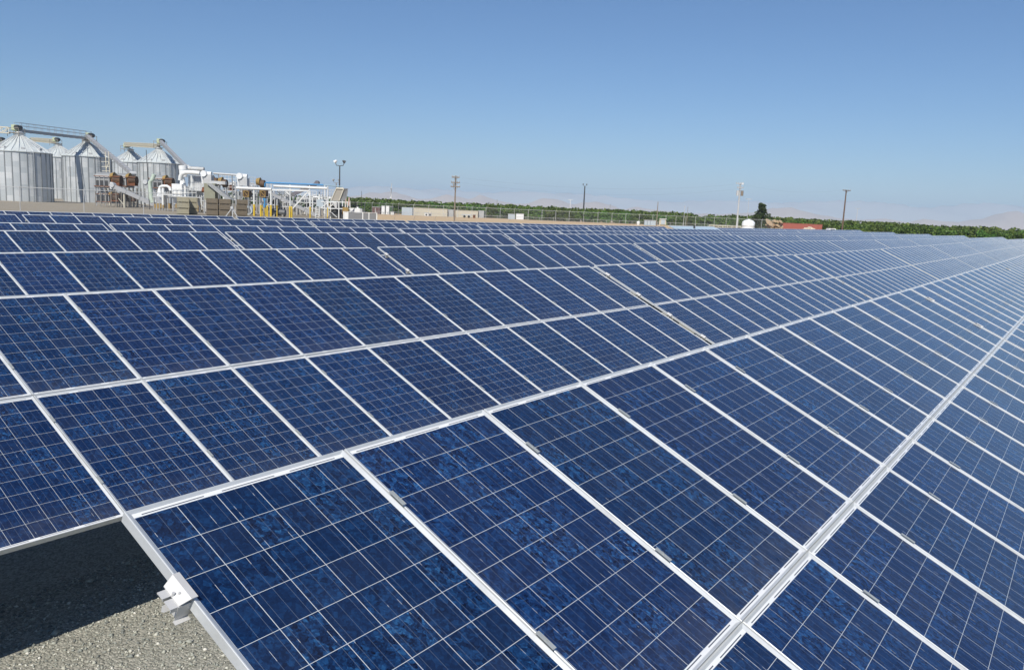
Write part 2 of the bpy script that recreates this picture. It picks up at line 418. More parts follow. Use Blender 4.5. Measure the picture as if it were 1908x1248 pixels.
# ------------------------------------------------------------------ ground
def build_ground():
    xs = np.concatenate([-np.geomspace(12000, 30, 16), np.arange(-24, 260, 3.0), np.geomspace(264, 14000, 24)])
    ys = np.concatenate([-np.geomspace(4000, 30, 10), np.arange(-24, 40, 4.0), np.arange(40, 58, 1.0), np.arange(58, 190, 3.0), np.geomspace(196, 14000, 24)])
    v = [(x, y, ground_z(x, y)) for y in ys for x in xs]; nx = len(xs)
    f = [(j*nx+i, j*nx+i+1, (j+1)*nx+i+1, (j+1)*nx+i) for j in range(len(ys)-1) for i in range(nx-1)]
    me = bpy.data.meshes.new('ground'); me.from_pydata(v, [], f); me.materials.append(ground_material())
    me.polygons.foreach_set('use_smooth', [True]*len(f)); me.update()
    o = bpy.data.objects.new('ground', me); COL.objects.link(o); kind(o, 'structure')
build_ground()
def build_stones():
    g = np.random.default_rng(3); n = 34000
    px = g.uniform(-0.6, 5.2, n); py = g.uniform(-0.4, 4.6, n)
    keep = (px < 2.6) | (g.random(n) < 0.35); px, py = px[keep], py[keep]; n = len(px)
    base = np.array([(1, 0, 0), (-1, 0, 0), (0, 1, 0), (0, -1, 0), (0, 0, 1), (0, 0, -1)], float)
    tri = np.array([(0, 2, 4), (2, 1, 4), (1, 3, 4), (3, 0, 4), (2, 0, 5), (1, 2, 5), (3, 1, 5), (0, 3, 5)])
    r = np.exp(g.normal(math.log(0.0078), 0.45, n))
    sc = r[:, None]*g.uniform(0.6, 1.35, (n, 3)); sc[:, 2] *= 0.7
    a = g.uniform(0, 2*PI, n); c, s = np.cos(a), np.sin(a)
    b = base[None]*sc[:, None]*g.uniform(0.8, 1.2, (n, 6, 1))
    P = np.stack([b[..., 0]*c[:, None]-b[..., 1]*s[:, None], b[..., 0]*s[:, None]+b[..., 1]*c[:, None], b[..., 2]], -1)
    tl = g.normal(0, 0.3, (n, 1)); P[..., 2] += P[..., 0]*tl
    gz = np.array([ground_z(x, y) for x, y in zip(px, py)])
    P += np.stack([px, py, gz+sc[:, 2]*0.35], -1)[:, None]
    F_ = (tri[None]+6*np.arange(n)[:, None, None]).reshape(-1, 3)
    me = bpy.data.meshes.new('gravel'); me.vertices.add(6*n); me.vertices.foreach_set('co', P.reshape(-1))
    me.loops.add(F_.size); me.loops.foreach_set('vertex_index', F_.reshape(-1).astype(np.int32))
    me.polygons.add(len(F_)); me.polygons.foreach_set('loop_start', np.arange(0, F_.size, 3, dtype=np.int32))
    me.polygons.foreach_set('loop_total', np.full(len(F_), 3, np.int32)); me.update(calc_edges=True); me.validate()
    me.materials.append(stone_material())
    o = bpy.data.objects.new('gravel', me); COL.objects.link(o); kind(o, 'stuff')
    tag(o, 'grey crushed stone lying on the ground beneath the front panels', 'gravel')
build_stones()

# ------------------------------------------------------------------ solar arrays
cT, sT = math.cos(TILT), math.sin(TILT)
PW2, PL2 = 0.496, 0.827
backsheet = mat('backsheet', (0.30, 0.30, 0.31), 0.7, 0, 0.05)
def panel_meshes():
    q = MB(); q.cur = 0
    q.add([(-.4755, -.8135, 0), (.4755, -.8135, 0), (.4755, .8135, 0), (-.4755, .8135, 0)], [(0, 1, 2, 3)])
    q.cur = 1; q.add([(-.4755, -.8135, -.006), (.4755, -.8135, -.006), (.4755, .8135, -.006), (-.4755, .8135, -.006)], [(3, 2, 1, 0)])
    glass = q.mesh('solar_panel', [cells, backsheet])
    def ring(fr):
        loops = [(0.000, -.034), (0.000, .0085), (0.0015, .0100), (0.0045, .0100), (0.0205, .0006), (0.0210, -.004), (0.0040, -.010), (0.0040, -.031), (0.022, -.032), (0.022, -.034)]
        o = len(fr.v); n = len(loops); vs = []
        for i, z in loops:
            for sx, sy in ((-1, -1), (1, -1), (1, 1), (-1, 1)): vs.append((sx*(PW2-i), sy*(PL2-i*.66), z))
        fs = [(4*a+k, 4*a+(k+1) % 4, 4*((a+1) % n)+(k+1) % 4, 4*((a+1) % n)+k) for a in range(n) for k in range(4)]
        fr.add(vs, fs)
    f = MB(); ring(f); frame = f.mesh('frame', alu)
    q.cur = 2; ring(q); both = q.mesh('solar_panel', [cells, backsheet, alu])
    return glass, frame, both
glass_me, frame_me, both_me = panel_meshes()
RAILV = (0.39, 1.24, 2.06, 2.91)
def slope_pt(x, v, n, H):          # local table coordinates; n is measured off the panel plane
    return Vector((x, (SLOPE-v)*cT-n*sT, H-v*sT+n*cT))
N_ = Vector((0, -sT, cT)); V_ = Vector((0, -cT, -sT)); X_ = Vector((1, 0, 0))
meshcache = {}
def rails(ncol, half):
    key = (ncol, round(half, 2))
    if key in meshcache: return meshcache[key]
    out = []
    for v in RAILV:
        b = MB(); c = slope_pt(0, v, -.080, 0)
        b.box(c, X_*(half+.004), V_*.022, N_*.034); out.append(b.mesh('rail', rail_m))
    raf = MB(); raf.box(slope_pt(0, SLOPE, -.160, 0), X_*.03, V_*1.5, N_*.045)
    meshcache[key] = (out, raf.mesh('rafter', rail_m)); return meshcache[key]
def end_clamp_mesh():
    """hat-shaped rail end: folded cover over the frame edge, two prongs, a web and a lip below (x<0 is outside)"""
    b = MB(); o = Vector((0, 0, 0))
    sv_ = lambda v: v*.72
    sn_ = lambda n: n if n > -.0186 else -.0183+(n+.0183)*.68
    def pl(x0, x1, v0, v1, n0, n1):
        v0, v1, n0, n1 = sv_(v0), sv_(v1), sn_(n0), sn_(n1); x0 = x0*.6 if x0 < -.04 else x0
        b.box(X_*((x0+x1)/2)+V_*((v0+v1)/2)+N_*((n0+n1)/2), X_*((x1-x0)/2), V_*((v1-v0)/2), N_*((n1-n0)/2))
    pl(-.002, .021, -.080, .080, .0102, .0135)
    b.prism([X_*-.002+V_*-.0576+N_*.0135, X_*-.002+V_*.0576+N_*.0135, X_*-.034+V_*.0475+N_*-.012, X_*-.034+V_*-.045+N_*-.012], N_*-.003)
    pl(-.052, -.030, -.066, -.030, -.0150, -.0120)
    pl(-.104, -.030, -.046, -.002, -.0182, -.0152)
    pl(-.104, -.030, .012, .066, -.0182, -.0152)
    pl(-.030, .010, -.046, .066, -.0182, -.0152)
    pl(-.100, -.030, -.0460, -.0435, -.030, -.0183); pl(-.100, -.030, .0635, .0660, -.040, -.0183)
    pl(-.062, .010, .0665, .0695, -.100, -.0152)
    pl(-.070, .010, .0696, .094, -.103, -.100)
    pl(-.052, .010, -.050, -.0465, -.100, -.0183)
    b.prism([X_*-.060+V_*.003+N_*-.040, X_*-.060+V_*.022+N_*-.052, X_*-.060+V_*.007+N_*-.064], X_*.025)
    b.tube(X_*-.030+V_*.003+N_*-.016, X_*-.030+V_*.003+N_*.002, .005, n=8)
    b.tube(X_*-.016+V_*.014+N_*-.012, X_*-.016+V_*.014+N_*.006, .004, n=8)
    return b.mesh('end_clamp', rail_m)
clamp_end = end_clamp_mesh()
def mid_clamp_mesh():
    b = MB(); b.box(N_*.0108, X_*.0110, V_*.045, N_*.0010); b.tube(N_*.0117, N_*.0150, .005, n=8)
    return b.mesh('mid_clamp', rail_m)
clamp_mid = mid_clamp_mesh()
clip_m = mat('clamp_metal', (0.47, 0.49, 0.47), 0.5, 0.4, 0.1, 4.0)
clamp_mid.materials.clear(); clamp_mid.materials.append(clip_m)
ORD = ['first', 'second', 'third', 'fourth', 'fifth', 'sixth', 'seventh', 'eighth', 'ninth', 'tenth', 'eleventh', 'twelfth', 'thirteenth', 'outermost']
ROWN = ['front row', 'second row from the front', 'third row from the front', 'fourth row from the front', 'fifth row from the front', 'sixth row from the front', 'seventh and last row']
def link(name, me, parent, loc=(0, 0, 0), rx=0.0, scale=None):
    o = bpy.data.objects.new(name, me); COL.objects.link(o); o.parent = parent; o.location = loc
    if rx: o.rotation_euler = (rx, 0, 0)
    if scale: o.scale = scale
    return o
protos = {}
def place(key, make, parent, loc=(0, 0, 0), rx=0.0, scale=None, name=None):
    """first use makes the object, later uses are copies of it sharing its mesh"""
    if key not in protos:
        o = protos[key] = make()
    else:
        o = protos[key].copy(); COL.objects.link(o)
    o.parent = parent; o.location = loc; o.rotation_euler = (rx, 0, 0); o.scale = scale or (1, 1, 1)
    return o
def new(name, me):
    o = bpy.data.objects.new(name, me); COL.objects.link(o); return o
def solar_array(k, n, x0, x1, ncol):
    near = (k == 0 and n < 3) or (k == 1 and n < 2) or (k == 2 and n < 2) or (k == 3 and n < 1)
    xc = (x0+x1)/2; half = (x1-x0)/2; pitch = (x1-x0-0.008)/ncol
    jig = 0.0 if (k < 2 and n < 2) or n == 0 else rnd.uniform(-.014, .014)
    za, zb = row_z(k, x0), row_z(k, x1); zc = (za+zb)/2+jig; sl = math.atan2(zb-za, x1-x0)
    y = row_y(k)-SLOPE*cT; gz = ground_z(xc, y); H = zc-gz
    where = ('at the left end of the ' if n == 0 else 'the %s from the left in the ' % ORD[n])+ROWN[k]
    o = thing('solar_array', (xc, y, gz), 'blue tilted solar array, '+where, 'solar array', 'solar arrays in parallel rows')
    o.rotation_euler = (0, -sl, 0)
    sx = pitch/1.0 if pitch > 1.004 else 1.0
    for c in range(ncol):
        x = -half+0.004+(c+0.5)*pitch
        for t in (0, 1):
            loc = slope_pt(x, 0.827+t*1.662, -.010, H)
            # panels are never perfectly flush
            dz = rnd.uniform(-.0012, .0012); rx = TILT+rnd.uniform(-.003, .003)
            loc = loc+N_*dz
            if near:
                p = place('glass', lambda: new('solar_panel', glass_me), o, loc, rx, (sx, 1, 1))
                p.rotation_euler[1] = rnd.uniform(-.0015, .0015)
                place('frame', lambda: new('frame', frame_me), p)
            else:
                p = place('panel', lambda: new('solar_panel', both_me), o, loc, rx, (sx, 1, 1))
                p.rotation_euler[1] = rnd.uniform(-.002, .002)
    rl, rf = rails(ncol, half)
    place(('cover', ncol, round(half, 2)), lambda: new('cover_strip', MB().box(slope_pt(0, 1.6575, -.024, 0), X_*half, V_*.005, N_*.003).mesh('cover_strip', alu)), o, (0, 0, H))
    for i, m in enumerate(rl): place(('rail', ncol, round(half, 2), i), lambda: new('rail', m), o, (0, 0, H))
    for fx in (-.82, -.28, .28, .82):
        place(('rafter', ncol, round(half, 2)), lambda: new('rafter', rf), o, (fx*half, 0, H))
        top = slope_pt(0, SLOPE, -.20, H).z
        place('post', lambda: new('post', MB().box((0, 0, .5), (.045, 0, 0), (0, .06, 0), (0, 0, .5)).mesh('post', post_m)), o, (fx*half, 0.05, -0.3), 0, (1, 1, top+0.3))
    if near:
        for v in RAILV:
            place('end_clamp', lambda: new('end_clamp', clamp_end), o, slope_pt(-half, v+.0, 0, H))
            e = place('end_clamp', None, o, slope_pt(half, v-.025, 0, H)); e.scale = (-1, 1, 1)
    if near:
        for c in range(1, ncol):
            for v in RAILV: place('mid_clamp', lambda: new('mid_clamp', clamp_mid), o, slope_pt(-half+.004+c*pitch, v-.03, 0, H))
    return o
GAP = [0.07, 0.24, 0.28, 0.25, 0.24, 0.24, 0.24]
for k in range(7):
    g = GAP[k]
    if k == 0: edges = [(0.0, 14.03)]; s = 14.065
    else:
        s = ROW_START[k]; edges = [(s-g/2-14.0, s-g/2)]
    for n in range(12):
        a = s+n*ROW_PITCH[k]+g/2; b = s+(n+1)*ROW_PITCH[k]-g/2; nc = 14
        if k >= 2 and n == 11: b = a+7.2; nc = 7
        edges.append((a, b, nc))
    for n, e in enumerate(edges):
        if k == 6 and n == 6: continue                      # a low roof stands in this bay
        solar_array(k, n, e[0], e[1], e[2] if len(e) > 2 else 14)
solar_array(1, 13, ROW_START[1]-28.4, ROW_START[1]-14.36, 14)['label'] = 'unseen solar array added left of the second row to darken the ground shadow'  # extra array added out of view to block sky light from the left

# ------------------------------------------------------------------ a low roof in the empty bay of the last row
a = W(1272, 421.5, 96); b = W(1334, 424.0, 103)
c0 = Vector((94.0, row_y(6)-1.6, ground_z(94, 37.5)))
rf = thing('equipment_shelter', c0, 'long low shelter with pale blue sloping roof standing in the last row of solar arrays', 'shelter')
zt = row_z(6, 94)+0.02
def rp(x, v, n): return Vector((94+x, row_y(6)-v*cT*1.05, zt-v*0.30+n))
mb = MB()
for i in range(20):
    x = -6.9+i*0.69
    mb.box(rp(x+.345, 1.5, .02), (.335, 0, 0), (rp(0, 1.5, 0)-rp(0, 0, 0))*1.02, (0, 0, .02))
    mb.box(rp(x, 1.5, .05), (.02, 0, 0), (rp(0, 1.5, 0)-rp(0, 0, 0))*1.02, (0, 0, .035))
mb.build('roof', paleblue, rf)
mb = MB(); mb.bar(rp(-7, 0, .06), rp(7, 0, .06), .12, .10); mb.build('ridge_cap', white, rf)
mb = MB(); mb.box(rp(0, 1.5, 0)+Vector((0, 0, -1.0)), (6.7, 0, 0), (0, 1.3, 0), (0, 0, 0.88)); mb.build('wall', bluegrey, rf)
mb = MB(); mb.tube(rp(-1.0, .7, .03), rp(-1.0, .7, .42), .12, n=10); mb.build('vent_pipe', dark, rf)

# ------------------------------------------------------------------ grain bins
def silo(px, d, r, eave, rise, label, ladder=True):
    A = At(px, d); o = A.o
    t = thing('grain_silo', o, label, 'silo', 'galvanised grain silos with cone roofs')
    n = 96; prof = []
    rings = int(eave/0.42)
    for i in range(rings+1):
        h = eave*i/rings; prof += [(r, h)] + ([(r+.028, h+eave/rings*.5)] if i < rings else [])
    w = MB(); w.lathe(o, prof, n)
    w.cur = 1
    k = max(18, int(2*PI*r/0.98))
    for i in range(k):
        a = 2*PI*(i+.37)/k; q = Vector((math.cos(a), math.sin(a), 0)); s = Vector((-q.y, q.x, 0))
        w.box(o+q*(r+.05)+Vector((0, 0, eave/2)), s*.055, q*.035, (0, 0, eave/2))
    w.build('wall', [silo_wall, galv_dark], t)
    f = MB(); f.lathe(o, [(r+.16, eave-.10), (r+.17, eave+.02), (r*.55, eave+rise*.47), (.62, eave+rise), (.6, eave+rise+.05), (0.02, eave+rise+.07)], 48, False)
    f.cur = 1
    for i in range(28):
        a = 2*PI*i/28; q = Vector((math.cos(a), math.sin(a), 0))
        f.bar(o+q*(r+.14)+Vector((0, 0, eave+.06)), o+q*.62+Vector((0, 0, eave+rise+.03)), .055, .08)
    f.build('roof', [galv_roof, galv], t)
    c = MB(); c.lathe(o, [(.62, eave+rise), (.62, eave+rise+.35), (.75, eave+rise+.38), (.3, eave+rise+.62), (.02, eave+rise+.64)], 20)
    c.build('cap', galv, t)
    v = MB()
    for i in range(9):
        a = 2*PI*(i+.3)/9; q = Vector((math.cos(a), math.sin(a), 0)); s = Vector((-q.y, q.x, 0)); p = o+q*(r*.86)+Vector((0, 0, eave+rise*.16))
        v.box(p+Vector((0, 0, .10)), s*.24, q*.20, (0, 0, .14))
    v.build('roof_vent', lgrey, t).__setitem__('kind', 'stuff')
    h = MB(); a = math.atan2(-A.D.y, -A.D.x)+0.9
    q = Vector((math.cos(a), math.sin(a), 0)); s = Vector((-q.y, q.x, 0))
    for sd in (-.2, .2):
        h.bar(o+q*(r+.18)+s*sd, o+q*(r+.18)+s*sd+Vector((0, 0, eave)), .04, .04)
        h.bar(o+q*(r+.2)+s*sd+Vector((0, 0, eave+.05)), o+q*.75+s*sd+Vector((0, 0, eave+rise+.12)), .04, .04)
    for i in range(int(eave/.33)): h.bar(o+q*(r+.18)-s*.2+Vector((0, 0, .3+i*.33)), o+q*(r+.18)+s*.2+Vector((0, 0, .3+i*.33)), .03, .03, q)
    h.build('ladder', galv, t)
    return A, t
def silo_wall_mat():
    m = bpy.data.materials.new('silo_sheet'); T, N, L = nt(m); b = N['Principled BSDF']
    tc = N.new('ShaderNodeTexCoord').outputs['Object']
    s = N.new('ShaderNodeSeparateXYZ'); L.new(tc, s.inputs[0])
    at = math_(N, L, 'MULTIPLY', math_(N, L, 'ARCTAN2', s.outputs[1], s.outputs[0]), 14.0/PI)
    cv = N.new('ShaderNodeCombineXYZ'); L.new(math_(N, L, 'FLOOR', at), cv.inputs[0])
    L.new(math_(N, L, 'FLOOR', math_(N, L, 'DIVIDE', s.outputs[2], 0.84)), cv.inputs[1])
    wn2 = N.new('ShaderNodeTexWhiteNoise'); L.new(cv.outputs[0], wn2.inputs['Vector'])
    n1 = noise(N, L, tc, 0.9, 5)
    c = mixc(N, L, wn2.outputs['Value'], (0.50, 0.54, 0.55), (0.68, 0.70, 0.70))
    c = mixc(N, L, math_(N, L, 'MULTIPLY', n1, 0.25), c, (0.50, 0.50, 0.47))
    st = N.new('ShaderNodeMapping'); st.inputs['Scale'].default_value = (3.0, 3.0, 0.12); L.new(tc, st.inputs[0])
    c = mixc(N, L, ramp(N, L, noise(N, L, st.outputs[0], 1.0, 5), [(0.55, (0, 0, 0)), (0.75, (0.45,)*3)]), c, (0.30, 0.27, 0.23))
    L.new(c, b.inputs['Base Color']); b.inputs['Metallic'].default_value = 0.25
    L.new(math_(N, L, 'MULTIPLY_ADD', wn2.outputs['Value'], 0.16, 0.34), b.inputs['Roughness'])
    return m
silo_wall = silo_wall_mat()
S1, s1 = silo(42, 124, 4.22, 7.35, 2.45, 'largest galvanised silo at the left edge, nearest of the silos')
S2, s2 = silo(165, 141, 3.78, 7.75, 2.40, 'galvanised silo between the largest silo and the rusty dryers')
S3, s3 = silo(113, 172, 3.9, 8.6, 2.35, 'galvanised silo seen in the gap between the two nearest silos')
S4, s4 = silo(246, 172, 3.75, 8.2, 2.30, 'pale silo behind the long inclined conveyor, left of the rightmost silo')
S5, s5 = silo(298, 150, 3.62, 7.55, 2.35, 'rightmost galvanised silo, behind the white ducting')
S6, s6 = silo(64, 205, 4.5, 10.6, 2.3, 'silo mostly hidden behind the roof of the largest silo')
S7, s7 = silo(-22, 158, 4.4, 8.9, 2.5, 'silo at the very left edge showing only a piece of its roof')

def head_gear(t, A, px, py, w):
    """drive head, discharge box and small work platform on top of a silo"""
    p = A.P(px, py, w)
    R, D, Z = A.R, A.D, Vector((0, 0, 1))
    f = MB()
    for a, b in ((-1, -1), (1, -1), (1, 1), (-1, 1)):
        f.bar(p+R*a*.85+D*b*.8-Z*.75, p+R*a*.85+D*b*.8+Z*.55, .06, .06)
    for z in (-.15, .5):
        for a, b in (((-1, -1), (1, -1)), ((1, -1), (1, 1)), ((1, 1), (-1, 1)), ((-1, 1), (-1, -1))):
            f.bar(p+R*a[0]*.85+D*a[1]*.8+Z*z, p+R*b[0]*.85+D*b[1]*.8+Z*z, .05, .05)
    f.box(p-Z*.18, R*.9, D*.85, Z*.03); pl = f.build('work_platform', tan_m, t)
    MB().box(p+Z*.55, R*.42, D*.5, Z*.45).build('discharge_box', mat('pale_green_paint', (0.50, 0.55, 0.36), 0.6, 0, 0.15), pl)
    m = MB(); m.tube(p+R*.35-D*.6+Z*.62, p+R*.35+D*.6+Z*.62, .34, n=16); m.build('motor', dark, pl)
head_gear(s1, S1, 42, 249, 0)
head_gear(s2, S2, 176, 262, 0)
head_gear(s3, S3, 113, 268, 0)
head_gear(s5, S5, 306, 272, 0)
head_gear(s4, S4, 243, 279, 0)
head_gear(s6, S6, 65, 268, 0)
head_gear(s7, S7, 10, 268, 0)
conv_m = mat('conveyor_grey', (0.40, 0.405, 0.41), 0.5, 0.15, 0.15, 1.0)
def conveyor(a, b, w, h, label, hand=True, m=None, body='casing', drive=True):
    a, b = Vector(a), Vector(b); t = thing('conveyor', a, label, 'conveyor', 'grain conveyors')
    d = (b-a).normalized(); up = Vector((0, 0, 1)); s = d.cross(up).normalized(); u = s.cross(d)
    q = MB(); q.bar(a, b, w, h); n = max(2, int((b-a).length/1.5))
    q.cur = 1
    for i in range(n+1):
        p = a+(b-a)*(i/n); q.box(p, d*.03, s*(w/2+.03), u*(h/2+.03))
    q.build(body, [m or conv_m, grey], t)
    if hand:
        f = MB()
        for sd in (-1, 1):
            for z in (.5, .95): f.bar(a+s*sd*w*.7+u*(h/2+z), b+s*sd*w*.7+u*(h/2+z), .045, .045)
            for i in range(n+1):
                p = a+(b-a)*(i/n)+s*sd*w*.7; f.bar(p+u*h*.4, p+u*(h/2+.95), .04, .04)
        f.build('handrail', lgrey, t)
    if drive:
        e = MB(); e.tube(b-s*(w*.75)+u*.1, b+s*(w*.75)+u*.1, h*.62, n=16); e.build('drive_drum', m or lgrey, t)
    return t
def truss(a, b, w, h, label, m):
    a, b = Vector(a), Vector(b); t = thing('truss_walkway', a, label, 'walkway', 'lattice walkways between the silos')
    d = (b-a).normalized(); s = d.cross(Vector((0, 0, 1))).normalized(); u = s.cross(d)
    f = MB(); n = max(3, int((b-a).length/h))
    for sd in (-.5, .5):
        for z in (0, h): f.bar(a+s*sd*w+u*z, b+s*sd*w+u*z, .12, .12)
        for i in range(n):
            p, q = a+(b-a)*(i/n), a+(b-a)*((i+1)/n)
            f.bar(p+s*sd*w, q+s*sd*w+u*h, .09, .09); f.bar(q+s*sd*w, q+s*sd*w+u*h, .07, .07)
    f.build('lattice', m, t)
    g = MB(); g.bar(a+u*.06, b+u*.06, w*.9, .06); g.build('deck', lgrey, t)
    return t
cream = mat('cream_paint', (0.66, 0.62, 0.50), 0.6, 0, 0.12, 1.0)
conveyor(S1.P(44, 246.5), S2.P(176, 261.5), .62, .42, 'level grey conveyor with handrails running from the largest silo to the next')
truss(S1.P(-12, 250, -2), S1.P(34, 252.5, -.6), .9, .85, 'cream lattice walkway leaving the picture at the left edge', cream)
truss(S6.P(70, 266), S3.P(109, 270), .9, .9, 'cream lattice walkway behind the largest silo', cream)
truss(S4.P(243, 275), S5.P(300, 278.5), .9, .75, 'cream lattice walkway joining the two right hand silos', cream)
conveyor(S2.P(178, 258, -1), At(250, 118, 0 or None).P(252, 326), .55, .5, 'long inclined grey conveyor falling from the second silo towards the dryers', False)
conveyor(S5.P(312, 268, -1), At(352, 122).P(352, 314), .5, .5, 'inclined grey conveyor falling from the rightmost silo to the white cyclone', False)

# ------------------------------------------------------------------ dryers, ducting and conveyors of the plant
def dryer(px0, px1, pyt, pym, pyb, d, label, standz, twin=2):
    """ribbed drying chamber with rounded top; fan drum, orange burner box and frame at its right end"""
    A = At((px0+px1)/2, d); o = A.o
    t = thing('grain_dryer', o, label, 'dryer', 'grain dryers')
    u0, zt = A.uz(px0, pyt); u1, _ = A.uz(px1, pyt); _, zm = A.uz(px0, pym); _, zb = A.uz(px0, pyb)
    w2 = 1.3
    sec = [(-w2, zb), (w2, zb), (w2, zt-.7)]+[(w2*math.cos(a), zt-.7+.7*math.sin(a)) for a in (.5, 1.0, 1.57, 2.1, 2.6)]+[(-w2, zt-.7)]
    m = MB(); m.prism([A.Q(u0, w, z) for w, z in sec], A.R*(u1-u0-1.5)); m.build('chamber', grey, t)
    r = MB(); n = int((u1-u0-1.5)/.62)
    for i in range(n+1): r.bar(A.Q(u0+.06+i*.62, -w2-.05, zb-.5), A.Q(u0+.06+i*.62, -w2-.05, zt-.6), .08, .10)
    r.build('rib', lgrey, t)
    k = MB(); k.box(A.Q((u0+u1-1.5)/2, -w2-.03, zm+.25), A.R*(u1-u0-1.9)/2, A.D*.02, (0, 0, .33)); k.build('louvre', dark, t)
    e = MB(); e.bar(A.Q(u0, -w2-.2, zm-.2), A.Q(u1-1.2, -w2-.2, zm-.2), .10, .10); e.bar(A.Q(u0, -w2-.2, zt-.55), A.Q(u1-.1, -w2-.2, zt-.55), .08, .08)
    e.build('walk_edge', rust, t)
    for j in range(twin):
        w = -w2+.45+j*1.9
        uu = u1-.75
        b = MB(); b.tube(A.Q(uu-.35, w, zt-.95), A.Q(uu+.62, w, zt-.95), .66, .60, 20); b.build('fan_drum', brown, t)
        b = MB(); b.tube(A.Q(uu-.8, w, zt-.55), A.Q(uu-.3, w, zt-.55), .45, .62, 16); b.build('fan_housing', ochre, t)
        b = MB(); b.box(A.Q(uu, w, zm+.35), A.R*.55, A.D*.5, (0, 0, .45)); b.box(A.Q(uu+.05, w-.53, zm+.55), A.R*.22, A.D*.03, (0, 0, .16)); b.build('burner', rust, t)
    l = MB()
    for i in range(6):
        u = u0+(u1-u0)*i/5
        for w in (-w2, w2): l.bar(A.Q(u, w, 0), A.Q(u, w, zb), .07, .07)
    l.build('leg', tan_m, t)
    return A, t
dryer(190, 238, 322, 345, 351, 112, 'upper ribbed grey dryer with a brown fan drum, in front of the second silo', True, 1)
dryer(190, 234, 354, 373, 377, 112.4, 'lower ribbed grey dryer directly beneath the upper one', True, 1)
dryer(230, 266, 324, 345, 350, 116, 'ribbed dryer half hidden behind the upper dryer, its brown drum to the right', False, 1)
dryer(232, 264, 355, 372, 376, 116.4, 'dark dryer low down behind the short inclined conveyor', False, 1)
dryer(288, 333, 327, 348, 356, 118, 'ribbed dryer with one ochre fan in front of the rightmost silo', True, 1)
A = At(240, 108)
c1 = conveyor(A.P(288, 381), A.P(213, 347), .5, .5, 'inclined grey conveyor with white hooded end in front of the dryers', False)
MB().tube(A.P(211.3, 352.5), A.P(211.8, 340.5), .26, .24, 14).build('hood', whitemetal, c1)
MB().bar(A.P(233, 362), A.Q(A.uz(233, 362)[0], 0, 0), .16, .16).build('leg', cream, c1)
q = MB(); q.bar(A.P(222, 370), A.P(233, 384), .06, .06); q.build('brace', cream, c1)
conveyor(A.P(292, 381, 2), A.P(262, 340, 2), .5, .5, 'steep grey conveyor rising behind the dryers to the fan drum', False)
A = At(279, 104)
m = MB(); m.tube(A.o, A.P(280, 282), .05, .04, 8); single('mast', m, dark, A.o, 'thin dark mast in front of the right hand silos', 'mast')
A = At(205, 120)
t = thing('ladder_frame', A.o, 'white ladder frame standing against the second silo', 'frame')
q = MB()
for px in (202.5, 208.5): q.bar(A.P(px, 345), A.P(px+1.5, 285), .09, .09)
for y in (303, 312, 320, 330): q.bar(A.P(195, y), A.P(210, y), .07, .07)
q.bar(A.P(203, 317), A.P(209.5, 303), .07, .07); q.build('upright', cream, t)
q = MB(); q.bar(A.o, A.P(203, 345), .12, .12); q.build('leg', cream, t)

A = At(350, 100)
t = thing('dust_collector', A.o, 'white cyclone with big bent duct and ribbed blower outlet beside the rightmost silo', 'dust collector')
def cyl(px, y0, y1, rpx, w=0, r2=None, n=20): return MB().tube(A.P(px, y1, w), A.P(px, y0, w), A.m(rpx), A.m(r2 if r2 is not None else rpx), n)
cyl(346, 318, 331, 7.2).build('cyclone', whitemetal, t)
cyl(346, 310.5, 318, 7.6).build('cyclone_cap', whitemetal, t)
cyl(344, 331, 352, 6.8, 0, 3.2).build('cone', whitemetal, t)
q = MB(); q.path([A.P(347, 338, -1.2), A.P(348.5, 330, -1.2), A.P(352, 325.5, -1.2), A.P(358, 323.6, -1.2), A.P(370, 323.8, -1.2), A.P(384, 325.2, -1.2)], A.m(4.0), 16); q.build('duct', white, t)
cyl(354, 328, 368, 5.2, 1.0).build('riser', white, t)
q = MB(); q.path([A.P(356, 315.5), A.P(385, 317.2)], A.m(3.4), 14); q.cur = 1
for i in range(15):
    a, b = A.P(357+i*1.9, 315.6+i*.115), A.P(357.6+i*1.9, 315.63+i*.115)
    q.tube(a, b, A.m(4.1), n=14)
q.build('ribbed_duct', [lgrey, white], t)
q = MB(); q.box(A.P(342, 357, -1.0), A.R*.62, A.D*.6, (0, 0, .85)); q.build('fan_box', whitemetal, t)
q = MB(); q.box(A.P(349.5, 359, -.6), A.R*.4, A.D*.6, (0, 0, .75)); q.build('cabinet', white, t)
q = MB(); q.box(A.P(368, 346, 1.6), A.R*.95, A.D*.5, (0, 0, 1.2)); q.build('filter_housing', lgrey, t)
q = MB(); q.box(A.P(357, 367.8, -.4), A.R*2.05, A.D*1.4, (0, 0, .05))
q.box(A.P(366, 355.5, .4), A.R*1.05, A.D*.8, (0, 0, .05)); q.build('platform', lgrey, t)
q = MB()
for (xa, xb, y, h, w) in ((334, 378, 367.8, 1.0, -1.8), (356, 378, 355.5, .95, -.4)):
    for z in (.5, 1.0): q.bar(A.P(xa, y, w)+Vector((0, 0, z*h)), A.P(xb, y, w)+Vector((0, 0, z*h)), .05, .05)
    for i in range(7):
        p = A.P(xa+(xb-xa)*i/6, y, w); q.bar(p, p+Vector((0, 0, h)), .05, .05)
q.build('handrail', white, t)
q = MB()
for px in (334, 345, 356, 367, 377):
    for w in (-1.6, .9):
        u, z = A.uz(px, 367.8); q.bar(A.Q(u, w, 0), A.Q(u, w, z), .10, .10)
q.build('leg', lgrey, t)
q = MB(); q.path([A.P(352, 380, -.5), A.P(357, 372, -.5), A.P(366, 371, -.5), A.P(374, 376, -.5), A.P(375, 384, -.5)], .12, 10)
q.path([A.P(361, 384, .2), A.P(361, 372, .2)], .13, 10); q.path([A.P(370, 386, .4), A.P(370, 371, .4)], .1, 10); q.build('drain_pipe', lgrey, t)

